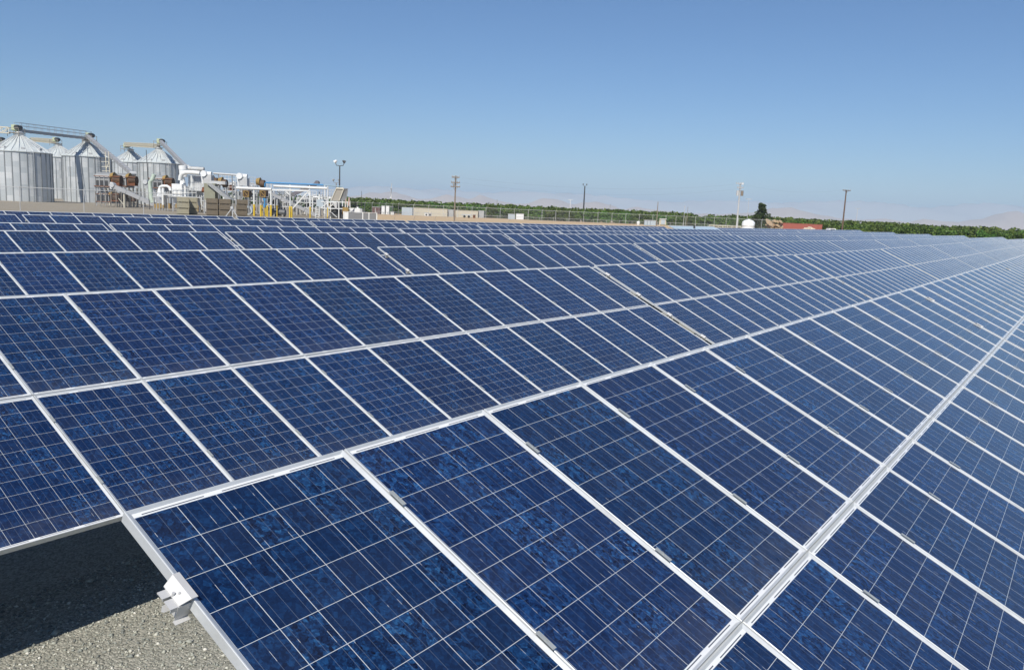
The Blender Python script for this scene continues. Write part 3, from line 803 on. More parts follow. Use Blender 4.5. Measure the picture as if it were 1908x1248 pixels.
A = At(310, 102)
t = thing('blower_unit', A.o, 'low white pump and blower unit with looping pipes, left of the white cyclone', 'blower')
MB().tube(A.P(299, 366), A.P(300, 352), .32, .18, 14).build('hopper', whitemetal, t)
MB().tube(A.P(306, 366), A.P(306.6, 351), .17, n=12).build('stack', white, t)
MB().path([A.P(299.5, 356), A.P(300.5, 349.5), A.P(305, 347.5), A.P(314, 347.5), A.P(318.5, 350), A.P(320, 356)], .17, 12).build('pipe_loop', white, t)
MB().tube(A.P(328, 380), A.P(329, 350), .30, .30, 14).build('tank', whitemetal, t)
MB().tube(A.P(329, 350), A.P(329.2, 346.5), .40, .40, 14).build('tank_lid', whitemetal, t)
q = MB(); q.box(A.P(312, 373, -.8), A.R*.10, A.D*.4, (0, 0, .62)); q.box(A.P(322, 363.5, -.8), A.R*.75, A.D*.4, (0, 0, .05)); q.build('bracket', white, t)
q = MB(); q.box(A.P(305, 367.5), A.R*.95, A.D*.8, (0, 0, .05))
for i in range(6):
    px = 293+i*5.2; q.bar(A.P(px, 367.5, -.8), A.P(px, 360, -.8), .04, .04)
    u, z = A.uz(px, 367.5); q.bar(A.Q(u, -.8, 0), A.Q(u, -.8, z), .06, .06)
for y in (360, 364): q.bar(A.P(293, y, -.8), A.P(319, y, -.8), .04, .04)
q.build('platform', lgrey, t)
MB().path([A.P(285, 378), A.P(283, 368), A.P(283.5, 340), A.P(288, 335), A.P(292, 326)], .26, 12).build('vent_stack', mat('pale_green_duct', (0.52, 0.60, 0.50), 0.5, 0.1, 0.1), t)
q = MB()
for i, px in enumerate((292, 297, 303, 316, 333)): q.box(A.P(px, 384), A.R*(.2+.06*(i % 3)), A.D*.3, (0, 0, .25+.08*(i % 2)))
q.build('pump', ochre, t)

def baghouse(px, pt, d, label):
    A = At(px, d); t = thing('hopper_tower', A.o, label, 'hopper', 'white hopper towers')
    R, D, Z = A.R, A.D, Vector((0, 0, 1)); p = A.P(px, pt)
    h = A.m(19)
    MB().tube(p-Z*.28-D*.6-R*.15, p-Z*.28+D*.1-R*.15, .36, n=16).build('cap', whitemetal, t)
    MB().tube(p-R*.5-Z*.28, p+R*.62-Z*.28, .27, n=14).build('inlet', whitemetal, t)
    MB().tube(p-R*.42-Z*1.5, p-R*.42-Z*.3, .13, .26, 14).build('spout', whitemetal, t)
    MB().box(p+R*.28-Z*.95, R*.45, D*.45, Z*.46).build('bin', lgrey, t)
    q = MB()
    for a in (-.15, .68):
        for b in (-.4, .4): q.bar(A.o+R*((p-A.o).dot(R)+a)+D*b, p+R*a+D*b-Z*1.4, .09, .09)
    q.build('leg', lgrey, t); return A
baghouse(389, 321, 97, 'white hopper tower above the striped chute')
baghouse(455, 325.5, 97, 'white hopper tower above the thick white pipe')
A = At(425, 105)
m = MB(); m.tube(A.P(402, 324.5), A.P(450, 327.8), .13, n=10)
t = thing('transfer_pipe', A.o, 'grey pipe running high between the two white hopper towers', 'pipe'); m.build('pipe', lgrey, t)
q = MB(); q.bar(A.P(411, 325), A.Q(A.uz(413, 350)[0], 0, 0), .10, .10); q.bar(A.P(436, 327), A.Q(A.uz(437, 350)[0], 0, 0), .10, .10); q.build('post', grey, t)
for px, py, lb in ((402, 336, 'ochre and brown fan right of the first white hopper tower'), (419, 339, 'ochre fan with dark drum between the hopper towers'), (489, 340, 'small ochre fan at the left end of the blue pipe')):
    A = At(px, 104); t = thing('burner_fan', A.o, lb, 'fan', 'ochre fans on the plant')
    p = A.P(px, py)
    MB().tube(p-A.R*.55, p-A.R*.05, .40, .55, 16).build('housing', ochre, t)
    MB().tube(p+A.R*.0-Vector((0, 0, .25)), p+A.R*.5-Vector((0, 0, .25)), .52, .48, 16).build('drum', brown, t)
    q = MB()
    for a in (-.4, .4): q.bar(A.Q((p-A.o).dot(A.R)+a, 0, 0), A.Q((p-A.o).dot(A.R)+a, 0, (p-A.o).z-.5), .09, .09)
    q.build('leg', grey, t)

# striped chute
A = At(405, 92)
t = thing('striped_chute', A.o, 'sloping grey chute with pale stripes above the wooden bins', 'chute')
a, b, w = A.P(388, 343), A.P(424, 373), Vector(A.D)*1.1
MB().prism([a, b, b+A.R*.62, a+A.R*.55], A.D*.9).build('trough', grey, t)
q = MB()
for i in range(5):
    o_ = A.R*(.03+i*.135)-A.D*.02; q.bar(a+o_, b+o_, .03, .03, A.D)
q.build('stripe', lgrey, t)
MB().box(A.P(391, 358, .8), A.R*.62, A.D*.5, (0, 0, .95)).build('support_box', mat('olive_grey', (0.27, 0.27, 0.20), 0.7, 0, 0.2), t)
q = MB(); q.box(A.P(403, 341, 1.2), A.R*.9, A.D*.3, (0, 0, .18)); q.build('drive', lgrey, t)
q = MB()
for px in (389, 405, 420): q.bar(A.Q(A.uz(px, 380)[0], .9, 0), A.P(px, 371 if px > 410 else 358, .9), .09, .09)
q.build('leg', lgrey, t)
A = At(386, 94)
MBs = MB(); MBs.path([A.P(381, 350), A.P(386, 362), A.P(392, 372)], .14, 10); MBs.path([A.P(379, 356), A.P(385, 356)], .2, 10)
t = thing('chute_pipe', A.o, 'rusty bent pipe between the platform and the wooden bins', 'pipe'); MBs.build('pipe', rust, t)
MB().bar(A.Q(A.uz(392, 372)[0], 0, 0), A.P(392, 372), .1, .1).build('leg', lgrey, t)

# wooden bins, stacked: each is a thing
def bins(px, d, nlay, cols, label, m, py0=None, skip=(), yaw=0.5):
    A = At(px, d); k = 0
    R = (A.R*math.cos(yaw)+A.D*math.sin(yaw)); D = (A.D*math.cos(yaw)-A.R*math.sin(yaw))
    for c, (cu, cw) in enumerate(cols):
        for l in range(nlay):
            if (c, l) in skip: continue
            p = A.o+R*(cu*1.24+rnd.uniform(-.03, .03))+D*(cw*1.24)+Vector((0, 0, l*.625))
            z = Vector((0, 0, 1))
            q = MB()
            q.box(p+z*.12, R*.58, D*.58, z*.02)
            for s in (-1, 1):
                for bz in (.21, .37, .53):
                    q.box(p+R*s*.585+z*bz, R*.012, D*.59, z*.074); q.box(p+D*s*.585+z*bz, R*.572, D*.012, z*.074)
                q.box(p+R*s*.52+D*s*.52+z*.30, R*.04, D*.04, z*.30); q.box(p-R*s*.52+D*s*.52+z*.30, R*.04, D*.04, z*.30)
                for e in (-1, 0, 1): q.box(p+D*e*.5+z*.05, R*.59, D*.05, z*.05)
            where = ('ground layer', 'middle layer', 'top layer')[l]
            nm = 'wooden harvest bin, %s of the %s' % (where, label if len(cols) == 1 else label+', '+['left column', 'middle column', 'right column'][c])
            single('harvest_bin', q, m, p, nm, 'bin', 'stacked wooden harvest bins')
bins(341, 87, 3, [(0, 0), (0.75, 1.0)], 'pale stack left of the striped chute', wood_l, yaw=0.45)
bins(397, 87, 3, [(0, 0), (1.0, .1)], 'dark stack under the striped chute', wood, yaw=0.25)
bins(451, 92, 3, [(0, 0)], 'stack behind the first yellow footed column', wood, yaw=0.35)
A = At(433, 80)
t = thing('trestle', A.o, 'grey steel trestle with splayed legs in front of the dark wooden bins', 'trestle')
q = MB()
for px in (418, 434, 445): q.bar(A.Q(A.m(px-433), 0, 0), A.P(433.5, 388), .07, .07)
q.build('leg', lgrey, t); MB().box(A.P(433.5, 387.5), A.R*.12, A.D*.12, (0, 0, .12)).build('head_plate', lgrey, t)

# pipe bridge with yellow feet
A = At(500, 96)
t = thing('pipe_rack', A.o, 'white pipe rack on columns with yellow painted feet', 'pipe rack')
for px, pt, wpx, w in ((445, 357, 1.9, 0), (474.5, 355, 3.2, 0), (482, 357, 1.5, 1.6), (490, 357, 1.2, 1.2), (506, 355, 3.2, 0), (520, 372, 1.6, -.6), (541.5, 355, 1.9, 0), (579, 357, 2.2, 0), (608, 347, 1.7, 1.0)):
    u, z = A.uz(px, pt); r = A.m(wpx)/2
    u = A.uz(px, 380)[0]
    c = MB().tube(A.Q(u, w, 1.35), A.Q(u, w, z), r, n=12).build('column', white, t)
    MB().tube(A.Q(u, w, 0), A.Q(u, w, 1.35), r*1.18, n=12).build('yellow_foot', yellow, c)
MB().tube(A.P(443, 351.2), A.P(508, 353.8), A.m(2.6), n=16).build('main_pipe', white, t)
q = MB(); q.bar(A.P(510, 354.5), A.P(579, 356.5), .16, .18); q.bar(A.P(541, 357.2, 0), A.P(536, 355, 0), .1, .1); q.bar(A.P(579, 364), A.P(574, 357), .1, .1); q.bar(A.P(541, 364), A.P(536, 357), .1, .1); q.build('beam', white, t)
MB().tube(A.P(508, 347.5, 1.0), A.P(608, 351.8, 1.0), A.m(2.3), n=16).build('rear_pipe', white, t)
q = MB()
for i in range(9): q.bar(A.P(516+i*3.2, 356, .5), A.P(520+i*3.2, 366, 1.5), .06, .06)
q.build('hanger', white, t)
q = MB(); q.bar(A.P(546, 389), A.P(574, 360), .13, .13); q.build('brace', white, t)
q = MB(); q.box(A.P(461, 361, .3), A.R*.42, A.D*.4, (0, 0, .36)); q.build('valve_box', brown, t)
q = MB(); q.box(A.P(492, 361, .3), A.R*.42, A.D*.4, (0, 0, .36)); q.build('valve_box', brown, t)
q = MB()
for cx in (461, 492):
    for a, b in (((-4, 6), (-4, -5)), ((-4, -5), (5, -3)), ((5, -3), (5, 7)), ((5, 7), (-4, 6)), ((-4, -5), (5, 7))): q.bar(A.P(cx+a[0], 361+a[1], -.2), A.P(cx+b[0], 361+b[1], -.2), .07, .07)
q.build('valve_guard', ochre, t)
q = MB(); q.bar(A.P(456, 366.5, .2), A.P(506, 369.5, .2), .16, .12); q.build('dark_beam', dark, t)
A2 = At(560, 100)
t = thing('blue_pipe', A2.o, 'long bright blue pipe carried over the pipe rack', 'pipe')
q = MB(); q.path([A2.P(496, 349), A2.P(497, 343), A2.P(499, 341.6), A2.P(545, 343.4), A2.P(605, 345.8)], A2.m(1.45), 12); q.build('pipe', blue_p, t)
q = MB(); q.path([A2.P(605, 345.8), A2.P(612, 346.8), A2.P(640, 349)], A2.m(.9), 12); q.build('pipe_end', mat('faded_blue', (0.30, 0.42, 0.48), 0.6, 0, 0.1), t)
q = MB()
for px, py in ((508, 342.5), (543, 343.8), (579, 345.2), (607.5, 346), (640, 349)):
    u = A2.uz(px, 380)[0]; q.bar(A2.Q(u, 0, 0), A2.P(px, py+1), .11, .11)
q.build('support', white, t)
A = At(550, 104)
conveyor(A.P(540, 366), A.P(594, 343), .45, .42, 'dark inclined conveyor rising to the right under the blue pipe', False, mat('conveyor_dark', (0.17, 0.16, 0.18), 0.6, 0.1, 0.2))
conveyor(A.P(590, 402), A.P(505, 360), .55, .35, 'long pale grey conveyor sloping down behind the white columns', False)
q = MB(); A = At(495, 101)
t = thing('blue_valve_stand', A.o, 'blue valve stand low down between the yellow feet', 'valve')
MB().tube(A.P(495, 387), A.P(495.4, 367), .14, n=10).build('stem', blue_p, t)
q = MB(); q.box(A.P(495, 372), A.R*.22, A.D*.1, (0, 0, .12)); q.box(A.P(495, 383), A.R*.2, A.D*.12, (0, 0, .2)); q.build('flange', blue_p, t)
MB().bar(A.Q(0, 0, 0), A.P(495, 386), .16, .16).build('foot', yellow, t)
A = At(512, 98)
t = thing('storage_drum', A.o, 'dark horizontal drum lying behind the yellow feet', 'drum')
MB().tube(A.P(508, 395), A.P(532, 397), .42, n=18).build('shell', mat('drum_dark', (0.10, 0.105, 0.11), 0.5, 0.1, 0.2), t)
q = MB(); q.box(A.P(512, 402), A.R*.1, A.D*.35, (0, 0, .3)); q.box(A.P(528, 402), A.R*.1, A.D*.35, (0, 0, .3)); q.build('cradle', grey, t)
A = At(467, 101)
t = thing('air_blower', A.o, 'round grey blower with dark intake behind the second yellow footed column', 'blower')
MB().tube(A.P(465, 392)-A.D*.5, A.P(465, 392)+A.D*.3, .55, n=20).build('volute', bluegrey, t)
MB().tube(A.P(465, 392)-A.D*.62, A.P(465, 392)-A.D*.5, .3, n=16).build('intake', dark, t)
MB().box(A.P(467, 402), A.R*.6, A.D*.4, (0, 0, .22)).build('base', grey, t)
for px, wv in ((486, 0), (498, .3), (540, -.4), (543.5, -.2)):
    A = At(px, 94+wv); q = MB(); q.tube(A.Q(0, 0, 0), A.Q(0, 0, 1.25), .1, n=10); q.lathe(A.Q(0, 0, 1.25), [(.1, 0), (.07, .05), (.01, .07)], 10)
    single('bollard', q, yellow, A.o, {486: 'yellow bollard beside the thick white column', 498: 'yellow bollard left of the fifth white column', 540: 'left one of two close yellow bollards at the middle column', 543.5: 'right one of two close yellow bollards at the middle column'}[px], 'bollard', 'yellow bollards')

# framed machinery filling the plant between ducting and hopper
def process_frame(px0, px1, pt, d, label, seed, vessel):
    g = random.Random(seed); A = At((px0+px1)/2, d); hw = A.m((px1-px0)/2); h = A.m(A.py-pt)
    t = thing('process_frame', A.o, label, 'machinery frame', 'steel frames with pipes in the plant')
    lv = sorted([h*.42, h*.72, h]); dp = 2.2
    q = MB()
    for u in (-hw, 0, hw):
        for w in (0, dp): q.bar(A.Q(u, w, 0), A.Q(u, w, h), .10, .10)
    q.build('column', lgrey, t)
    q = MB()
    for z in lv:
        for w in (0, dp): q.bar(A.Q(-hw, w, z), A.Q(hw, w, z), .09, .12)
        for u in (-hw, hw): q.bar(A.Q(u, 0, z), A.Q(u, dp, z), .09, .12)
    for u0, u1 in ((-hw, 0), (0, hw)):
        if g.random() < .8: q.bar(A.Q(u0, 0, lv[0]), A.Q(u1, 0, lv[1]), .06, .06)
        if g.random() < .8: q.bar(A.Q(u1, 0, 0), A.Q(u0, 0, lv[0]), .06, .06)
    q.build('beam', lgrey, t)
    q = MB()
    for z in (lv[1], lv[2]):
        for dz in (.5, .95): q.bar(A.Q(-hw, -.05, z+dz), A.Q(hw, -.05, z+dz), .045, .045)
        for i in range(6): q.bar(A.Q(-hw+2*hw*i/5, -.05, z), A.Q(-hw+2*hw*i/5, -.05, z+.95), .045, .045)
    q.build('handrail', white if vessel else lgrey, t)
    q = MB()
    for z in lv[:2]: q.box(A.Q(0, dp/2, z), A.R*hw*.96, A.D*dp*.46, (0, 0, .025))
    q.build('deck', grey, t)
    q = MB()
    for i in range(9):
        u = g.uniform(-hw, hw); w = g.uniform(-.3, dp); z0 = g.uniform(0, h*.4); z1 = g.uniform(h*.5, h*1.12); u2 = u+g.uniform(-1.2, 1.2); r = g.choice((.05, .07, .10, .13))
        q.path([A.Q(u, w, z0), A.Q(u, w, z1-.25), A.Q(u+(u2-u)*.15, w, z1-.03), A.Q(u2, w, z1), A.Q(u2+.02, w, z1-.2), A.Q(u2+.03, w, max(.2, z1-g.uniform(.5, 2.0)))], r, 8)
    q.build('pipework', g.choice((lgrey, white)), t)
    for i in range(3):
        u = g.uniform(-hw*.8, hw*.8); z = g.choice([0]+lv[:2]); r = g.uniform(.3, .5); hh = g.uniform(.7, 1.2)
        if i % 2 == 0: MB().lathe(A.Q(u, .9, z), [(r*.3, 0), (r, .25), (r, hh), (r*.7, hh+.18), (.05, hh+.24)], 18).build('vessel', g.choice((whitemetal, lgrey, bluegrey)), t)
        else:
            q = MB(); q.tube(A.Q(u-.5, .5, z+.5), A.Q(u+.4, .5, z+.5), .32, n=14); q.box(A.Q(u, .5, z+.12), A.R*.5, A.D*.3, (0, 0, .12)); q.build('motor', g.choice((dark, ochre, grey, rust)), t)
process_frame(361, 384, 346, 106, 'steel frame of pipes behind the white cyclone platform', 1, True)
process_frame(408, 440, 341, 112, 'steel frame of pipes between the two white hopper towers', 2, True)
process_frame(448, 478, 344, 113, 'steel frame of pipes behind the second white hopper tower', 3, False)
process_frame(484, 512, 358, 111, 'steel frame of pipes behind the thick white columns', 4, False)
process_frame(518, 548, 366, 113, 'low steel frame of pipes behind the dark storage drum', 5, False)
process_frame(553, 590, 369, 112, 'low steel frame of pipes between the braced column and the ladder', 6, True)
process_frame(596, 622, 367, 110, 'low steel frame of pipes directly behind the ladders of the tilted hopper', 8, False)

# tilted screen hopper on its steel stand
A = At(625, 97)
t = thing('screen_hopper', A.o, 'tall tan tilted hopper on a white steel stand with ladder', 'hopper')
a, b, c, d = A.P(618, 374.5), A.P(633, 375), A.P(642.5, 352.5), A.P(629, 351.5)
MB().prism([a, b, c, d], A.D*.06).build('front_panel', tan_m, t)
MB().prism([b+A.R*.02, A.P(645, 375, .4), A.P(649, 352.5, .4), c+A.R*.02], A.D*.06).build('side_panel', grey, t)
MB().prism([a+A.D*.9, b+A.D*.9, c+A.D*.9, d+A.D*.9], A.D*.06).build('back_panel', grey, t)
q = MB()
for p0, p1 in ((a, d), (b, c)): q.bar(p0-A.D*.05, p1-A.D*.05, .07, .07)
q.bar(d-A.D*.05, c-A.D*.05, .1, .16); q.build('rim', cream, t)
q = MB()
for px in (606, 612, 632, 644):
    u = A.uz(px, 395)[0]; q.bar(A.Q(u, 0, 0), A.P(px+.5, 376), .10, .10); q.bar(A.Q(u, 1.3, 0), A.P(px+.5, 376, 1.3), .10, .10)
for y in (376.5, 388.5): q.bar(A.P(600, y), A.P(652, y+1), .10, .10)
q.bar(A.P(600, 387), A.P(613, 377), .08, .08); q.bar(A.P(613, 388), A.P(627, 377), .08, .08); q.bar(A.P(618, 396), A.P(628, 405), .06, .06)
q.bar(A.P(648, 405), A.P(648, 376), .08, .08); q.bar(A.P(653, 405), A.P(653, 376), .08, .08)
q.build('stand', white, t)
MB().tube(A.P(627, 389), A.P(625.5, 377.5), .10, .34, 12).build('spout', whitemetal, t)
MB().box(A.P(631, 396, .9), A.R*1.0, A.D*.4, (0, 0, .72)).build('dark_skirt', dark, t)
q = MB()
for px in (590.5, 597): q.bar(A.Q(A.uz(px, 400)[0], -.6, 0), A.P(px+.8, 385, -.6), .06, .06)
for i in range(6): q.bar(A.P(590.5, 404-i*3.1, -.6), A.P(597, 404-i*3.1, -.6), .06, .06)
q.build('ladder', white, t)
q = MB()
for px in (604, 610): q.bar(A.Q(A.uz(px, 400)[0], -.7, 0), A.P(px+.6, 392, -.7), .05, .05)
for i in range(4): q.bar(A.P(604, 404-i*3.1, -.7), A.P(610, 404-i*3.1, -.7), .05, .05)
q.build('short_ladder', tan_m, t)
MB().box(A.P(597.5, 379, .5), A.R*.42, A.D*.5, (0, 0, .42)).build('feed_box', bluegrey, t)
MB().tube(A.P(594.5, 376, .5), A.P(595, 358, .5), .09, n=10).build('feed_pipe', white, t)
MB().tube(A.P(599, 376, .5), A.P(600, 362, .5), .05, n=8).build('vent_pipe', white, t)
q = MB(); q.tube(A.P(650.5, 384), A.P(652, 369), .10, n=10); q.tube(A.P(645, 382), A.P(646, 371), .07, n=8); q.build('pink_pipe', mat('pink_primer', (0.52, 0.36, 0.30), 0.7, 0, 0.1), t)
q = MB(); q.box(A.P(645, 393), A.R*.34, A.D*.3, (0, 0, .4)); q.build('control_box', ochre, t)
A = At(664, 100)
t = thing('white_tank', A.o, 'bright white rectangular tank right of the tilted hopper', 'tank')
q = MB(); q.box(A.P(663.5, 394.4), A.R*.60, A.D*.55, (0, 0, A.m(6.2))); q.build('body', whitemetal, t)
MB().tube(A.P(667, 388.5), A.P(667, 386), .12, n=12).build('filler_cap', whitemetal, t)
MB().box(A.P(674, 395.2), A.R*.14, A.D*.5, (0, 0, A.m(5.4))).build('end_panel', lgrey, t)
q = MB(); q.box(A.Q(-.3, 0, .1), A.R*.1, A.D*.5, (0, 0, .1)); q.box(A.Q(.3, 0, .1), A.R*.1, A.D*.5, (0, 0, .1)); q.build('skid', grey, t)
A = At(672, 90)
t = thing('panel_fence', A.o, 'low fence of grey panels between pale posts in front of the white tank', 'fence')
ps = (640.5, 648.5, 676, 687.5, 702)
for i in range(4):
    u0, u1 = A.m(ps[i]-672), A.m(ps[i+1]-672); zt = 0.95
    MB().box(A.Q((u0+u1)/2, 0, zt/2+.05), A.R*((u1-u0)/2-.03), A.D*.02, (0, 0, zt/2)).build('panel', white if i == 0 else mat('screen_panel', (0.19, 0.195, 0.20), 0.7, 0, 0.15), t)
for px in ps: MB().box(A.Q(A.m(px-672), -.03, .52), A.R*.05, A.D*.05, (0, 0, .55)).build('post', white, t)
MB().bar(A.Q(A.m(ps[0]-672), -.03, 1.06), A.Q(A.m(ps[-1]-672), -.03, 1.06), .06, .05).build('top_rail', lgrey, t)

# ------------------------------------------------------------------ poles and lamps
def flood_pole(px, pt, d, label, two=True, rpx=None, m=dark):
    A = At(px, d); u, z = A.uz(px, pt); u = 0
    z = (A.py-pt)*A.d/F/math.cos(ROLL)
    t = thing('flood_light', A.o, label, 'light pole')
    h = z-.8
    MB().tube(A.Q(0, 0, 0), A.Q(0, 0, h), .11*d/110, .075*d/110, 12).build('pole', m, t)
    q = MB(); q.path([A.Q(-.62, 0, h+.42), A.Q(-.5, 0, h+.08), A.Q(0, 0, h), A.Q(.5, 0, h+.08), A.Q(.62, 0, h+.42)], .05, 8); q.build('bracket', m, t)
    for s, mm in ((-1, whitemetal if two else m), (1, m)):
        c = A.Q(s*.62, 0, h+.62)
        ax = (A.R*s*.75+A.D*.35-Vector((0, 0, .55))).normalized()
        l = MB(); l.tube(c+ax*.17, c-ax*.12, .25, .16, 16); l.tube(c-ax*.12, c-ax*.25, .16, .09, 12)
        lm = l.build('lamp_head', mm, t)
        MB().tube(c+ax*.171, c+ax*.183, .225, n=16).build('lens', glass_m, lm)
    return A
flood_pole(632, 301, 118, 'tall dark pole with one white and one dark flood lamp behind the tilted hopper')
flood_pole(626, 335, 175, 'smaller flood lamp pole seen just left of the tall dark one', False, m=grey)
flood_pole(1086, 344, 296, 'dark flood lamp pole with two heads standing at the orchard edge', False)
def power_pole(px, pt, d, label, arms, m, ins=True, base_r=.16):
    A = At(px, d); h = (A.py-pt)*A.d/F/math.cos(ROLL)
    t = thing('utility_pole', A.o, label, 'utility pole')
    MB().tube(A.Q(0, 0, -.2), A.Q(0, 0, h), base_r, base_r*.65, 12).build('pole', m, t)
    for (dz, half, off, yaw) in arms:
        ax = (A.R*math.cos(yaw)+A.D*math.sin(yaw)); c = A.Q(0, -.2, h-dz)+ax*off
        ar = MB().box(c, ax*half, A.D*.055, (0, 0, .07)).build('crossarm', m, t)
        if ins:
            q = MB()
            for f in (-.92, -.4, .4, .92): q.lathe(c+ax*half*f+Vector((0, 0, .07)), [(.02, 0), (.07, .04), (.05, .10), (.07, .14), (.03, .2), (0.005, .21)], 10)
            q.build('insulator', lgrey, ar)
        q = MB(); q.bar(A.Q(0, -.2, h-dz-.55), c+ax*half*.55, .04, .04); q.bar(A.Q(0, -.2, h-dz-.55), c-ax*half*.55, .04, .04); q.build('brace', m, ar)
    return A, t, h
A, t, h = power_pole(846.5, 329, 118, 'weathered pole with three crossarms in front of the beige sheds', [(.25, .55, 0, .1), (1.0, .62, 0, .1), (1.6, .68, 0, .1)], polewood, base_r=.13)
q = MB(); q.tube(A.Q(-.25, -.25, h-1.5), A.Q(-.25, -.25, h-1.0), .12, n=12); q.build('fuse_box', grey, t)
A, t, h = power_pole(1372, 342, 150, 'pole with a grey transformer can beside the domed white tank', [(.2, .75, -.15, .2), (.95, .6, 0, .2)], lgrey, base_r=.17)
for s in (-.42, .38):
    MB().tube(A.Q(s, -.28, h-2.4), A.Q(s, -.28, h-1.45), .24, n=16).build('transformer', lgrey if s < 0 else polewood, t)
MB().tube(A.Q(.42, -.15, h-.35), A.Q(.42, -.15, h-.02), .14, n=12).build('switch', whitemetal, t)
A, t, h = power_pole(1567, 355.5, 175, 'dark brown leaning pole with a single crossarm in front of the orchard', [(.12, 1.05, 0, .35)], polebrown, base_r=.19)
def small_pole(px, pt, d, label, arm=.4, m=lgrey, lamp=True, r=.07):
    A = At(px, d); h = (A.py-pt)*A.d/F/math.cos(ROLL); t = thing('slim_pole', A.o, label, 'pole')
    MB().tube(A.Q(0, 0, 0), A.Q(0, 0, h), r, r*.7, 8).build('pole', m, t)
    if arm: MB().box(A.Q(0, 0, h), A.R*arm, A.D*.05, (0, 0, .06)).build('crossarm', m, t)
    return A, t, h
small_pole(1390, 372, 240, 'slim pole with a bent lamp arm behind the domed white tank', .9)
small_pole(1593, 389, 330, 'far T shaped pole rising behind the orchard, right of the brown leaning pole', 1.1, lgrey, r=.12)
small_pole(1061, 373, 330, 'far T shaped pole rising behind the orchard, left of the dark flood lamp pole', .9, whitemetal, r=.15)
small_pole(925, 372, 330, 'far dark post rising above the orchard right of the beige sheds', 0, grey, r=.12)
small_pole(1135, 381, 330, 'far thin post rising above the orchard right of the dark flood lamp pole', 0, grey, r=.1)
small_pole(1223, 377, 158, 'bare wooden pole standing left of the white switch cabinet', 0, polewood, r=.10)
small_pole(1273, 385, 160, 'thin grey post with slanting brace right of the white switch cabinet', .12, lgrey, r=.05)
small_pole(1279, 386, 163, 'thin brown post just right of the braced grey post', 0, polewood, r=.05)
small_pole(673, 357, 128, 'thin dark post right of the tilted hopper', 0, dark, r=.04)
small_pole(560, 356, 170, 'thin dark post far behind the pipe rack on the left', 0, grey, r=.05)
small_pole(611, 353, 165, 'thin dark post far behind the pipe rack on the right', 0, grey, r=.05)
def wind_machine(px, pt, d, label, h2, yaw):
    A = At(px, d); h = (A.py-pt)*A.d/F/math.cos(ROLL); t = thing('wind_machine', A.o, label, 'wind machine', 'orchard wind machines')
    hh = h-h2
    MB().tube(A.Q(0, 0, 0), A.Q(0, 0, hh), .30, .22, 12).build('tower', whitemetal, t)
    MB().tube(A.Q(0, -.5, hh+.1), A.Q(0, .5, hh+.1), .28, n=12).build('gearbox', grey, t)
    q = MB(); c = A.Q(0, -.6, hh+.1); ax = Vector((0, 0, 1))*math.cos(yaw)+A.R*math.sin(yaw)
    for s in (-1, 1): q.prism([c+ax*s*.2-A.R*.08, c+ax*s*h2-A.R*.10, c+ax*s*h2+A.R*.12, c+ax*s*.2+A.R*.16], A.D*.06)
    q.build('blade', lgrey, t)
wind_machine(728, 343, 330, 'tall white wind machine rising above the orchard', 2.4, .12)
wind_machine(769, 369.5, 420, 'far wind machine of which only the top shows above the orchard', 1.6, .5)
# overhead wires
A1, A2_, A3 = At(846.5, 118), At(1372, 150), At(1567, 175)
def wire(p, q, sag, label):
    pts = [p+(q-p)*(i/24)-Vector((0, 0, sag*4*(i/24)*(1-i/24))) for i in range(25)]
    m = MB(); m.path(pts, .0035, 4); single('power_line', m, dark, p, label, 'power line', 'overhead wires')
def ptop(A, pt, off): return A.Q(off, -.2, (A.py-pt)*A.d/F/math.cos(ROLL))
wire(ptop(A1, 331, -.5), ptop(A2_, 345, -.7), 1.3, 'upper overhead wire between the three armed pole and the transformer pole')
wire(ptop(A1, 341, .5), ptop(A2_, 352, .5), 1.5, 'lower overhead wire between the three armed pole and the transformer pole')
wire(ptop(A2_, 345, .4), ptop(A3, 356, -.9), .9, 'overhead wire between the transformer pole and the brown leaning pole')

# ------------------------------------------------------------------ yard behind the fence
def boxthing(name, px0, px1, pt, pb, d, depth, m, label, cat, group=None, extra=None):
    """shed, cabinet or container: body with ribs and a roof edge, door and base as parts"""
    A = At((px0+px1)/2, d); t = thing(name, A.o, label, cat, group)
    hw = A.m((px1-px0)/2); h = max(.4, A.m(pb-pt)) if d < 170 else max(.4, A.m(A.py-pt))
    MB().box(A.Q(0, depth/2, h/2+.04), A.R*hw, A.D*depth/2, (0, 0, h/2)).build('body', m, t)
    MB().box(A.Q(0, depth/2, h+.09), A.R*(hw+.06), A.D*(depth/2+.06), (0, 0, .045)).build('roof', lgrey if extra != 'same' else m, t)
    return A, t, hw, h
A, t, hw, h = boxthing('storage_shed', 769, 833, 389.5, 402, 186, 3.0, beige, 'longer beige shed seen through the chain link fence', 'shed', None, 'same')
q = MB()
for i in range(27): q.box(A.Q(-hw+.12+i*(2*hw-.24)/26, -.015, h/2), A.R*.02, A.D*.012, (0, 0, h/2-.06))
q.build('rib', beige, t)
MB().box(A.Q(-.2, -.03, h*.42), A.R*.45, A.D*.02, (0, 0, h*.40)).build('door', mat('beige_door', (0.56, 0.51, 0.39), 0.6, 0, .06), t)
A, t, hw, h = boxthing('storage_shed', 845, 890, 393.5, 403, 190, 3.0, beige, 'shorter beige shed right of the three armed pole', 'shed', None, 'same')
q = MB()
for i in range(19): q.box(A.Q(-hw+.12+i*(2*hw-.24)/18, -.015, h/2), A.R*.02, A.D*.012, (0, 0, h/2-.06))
q.build('rib', beige, t)
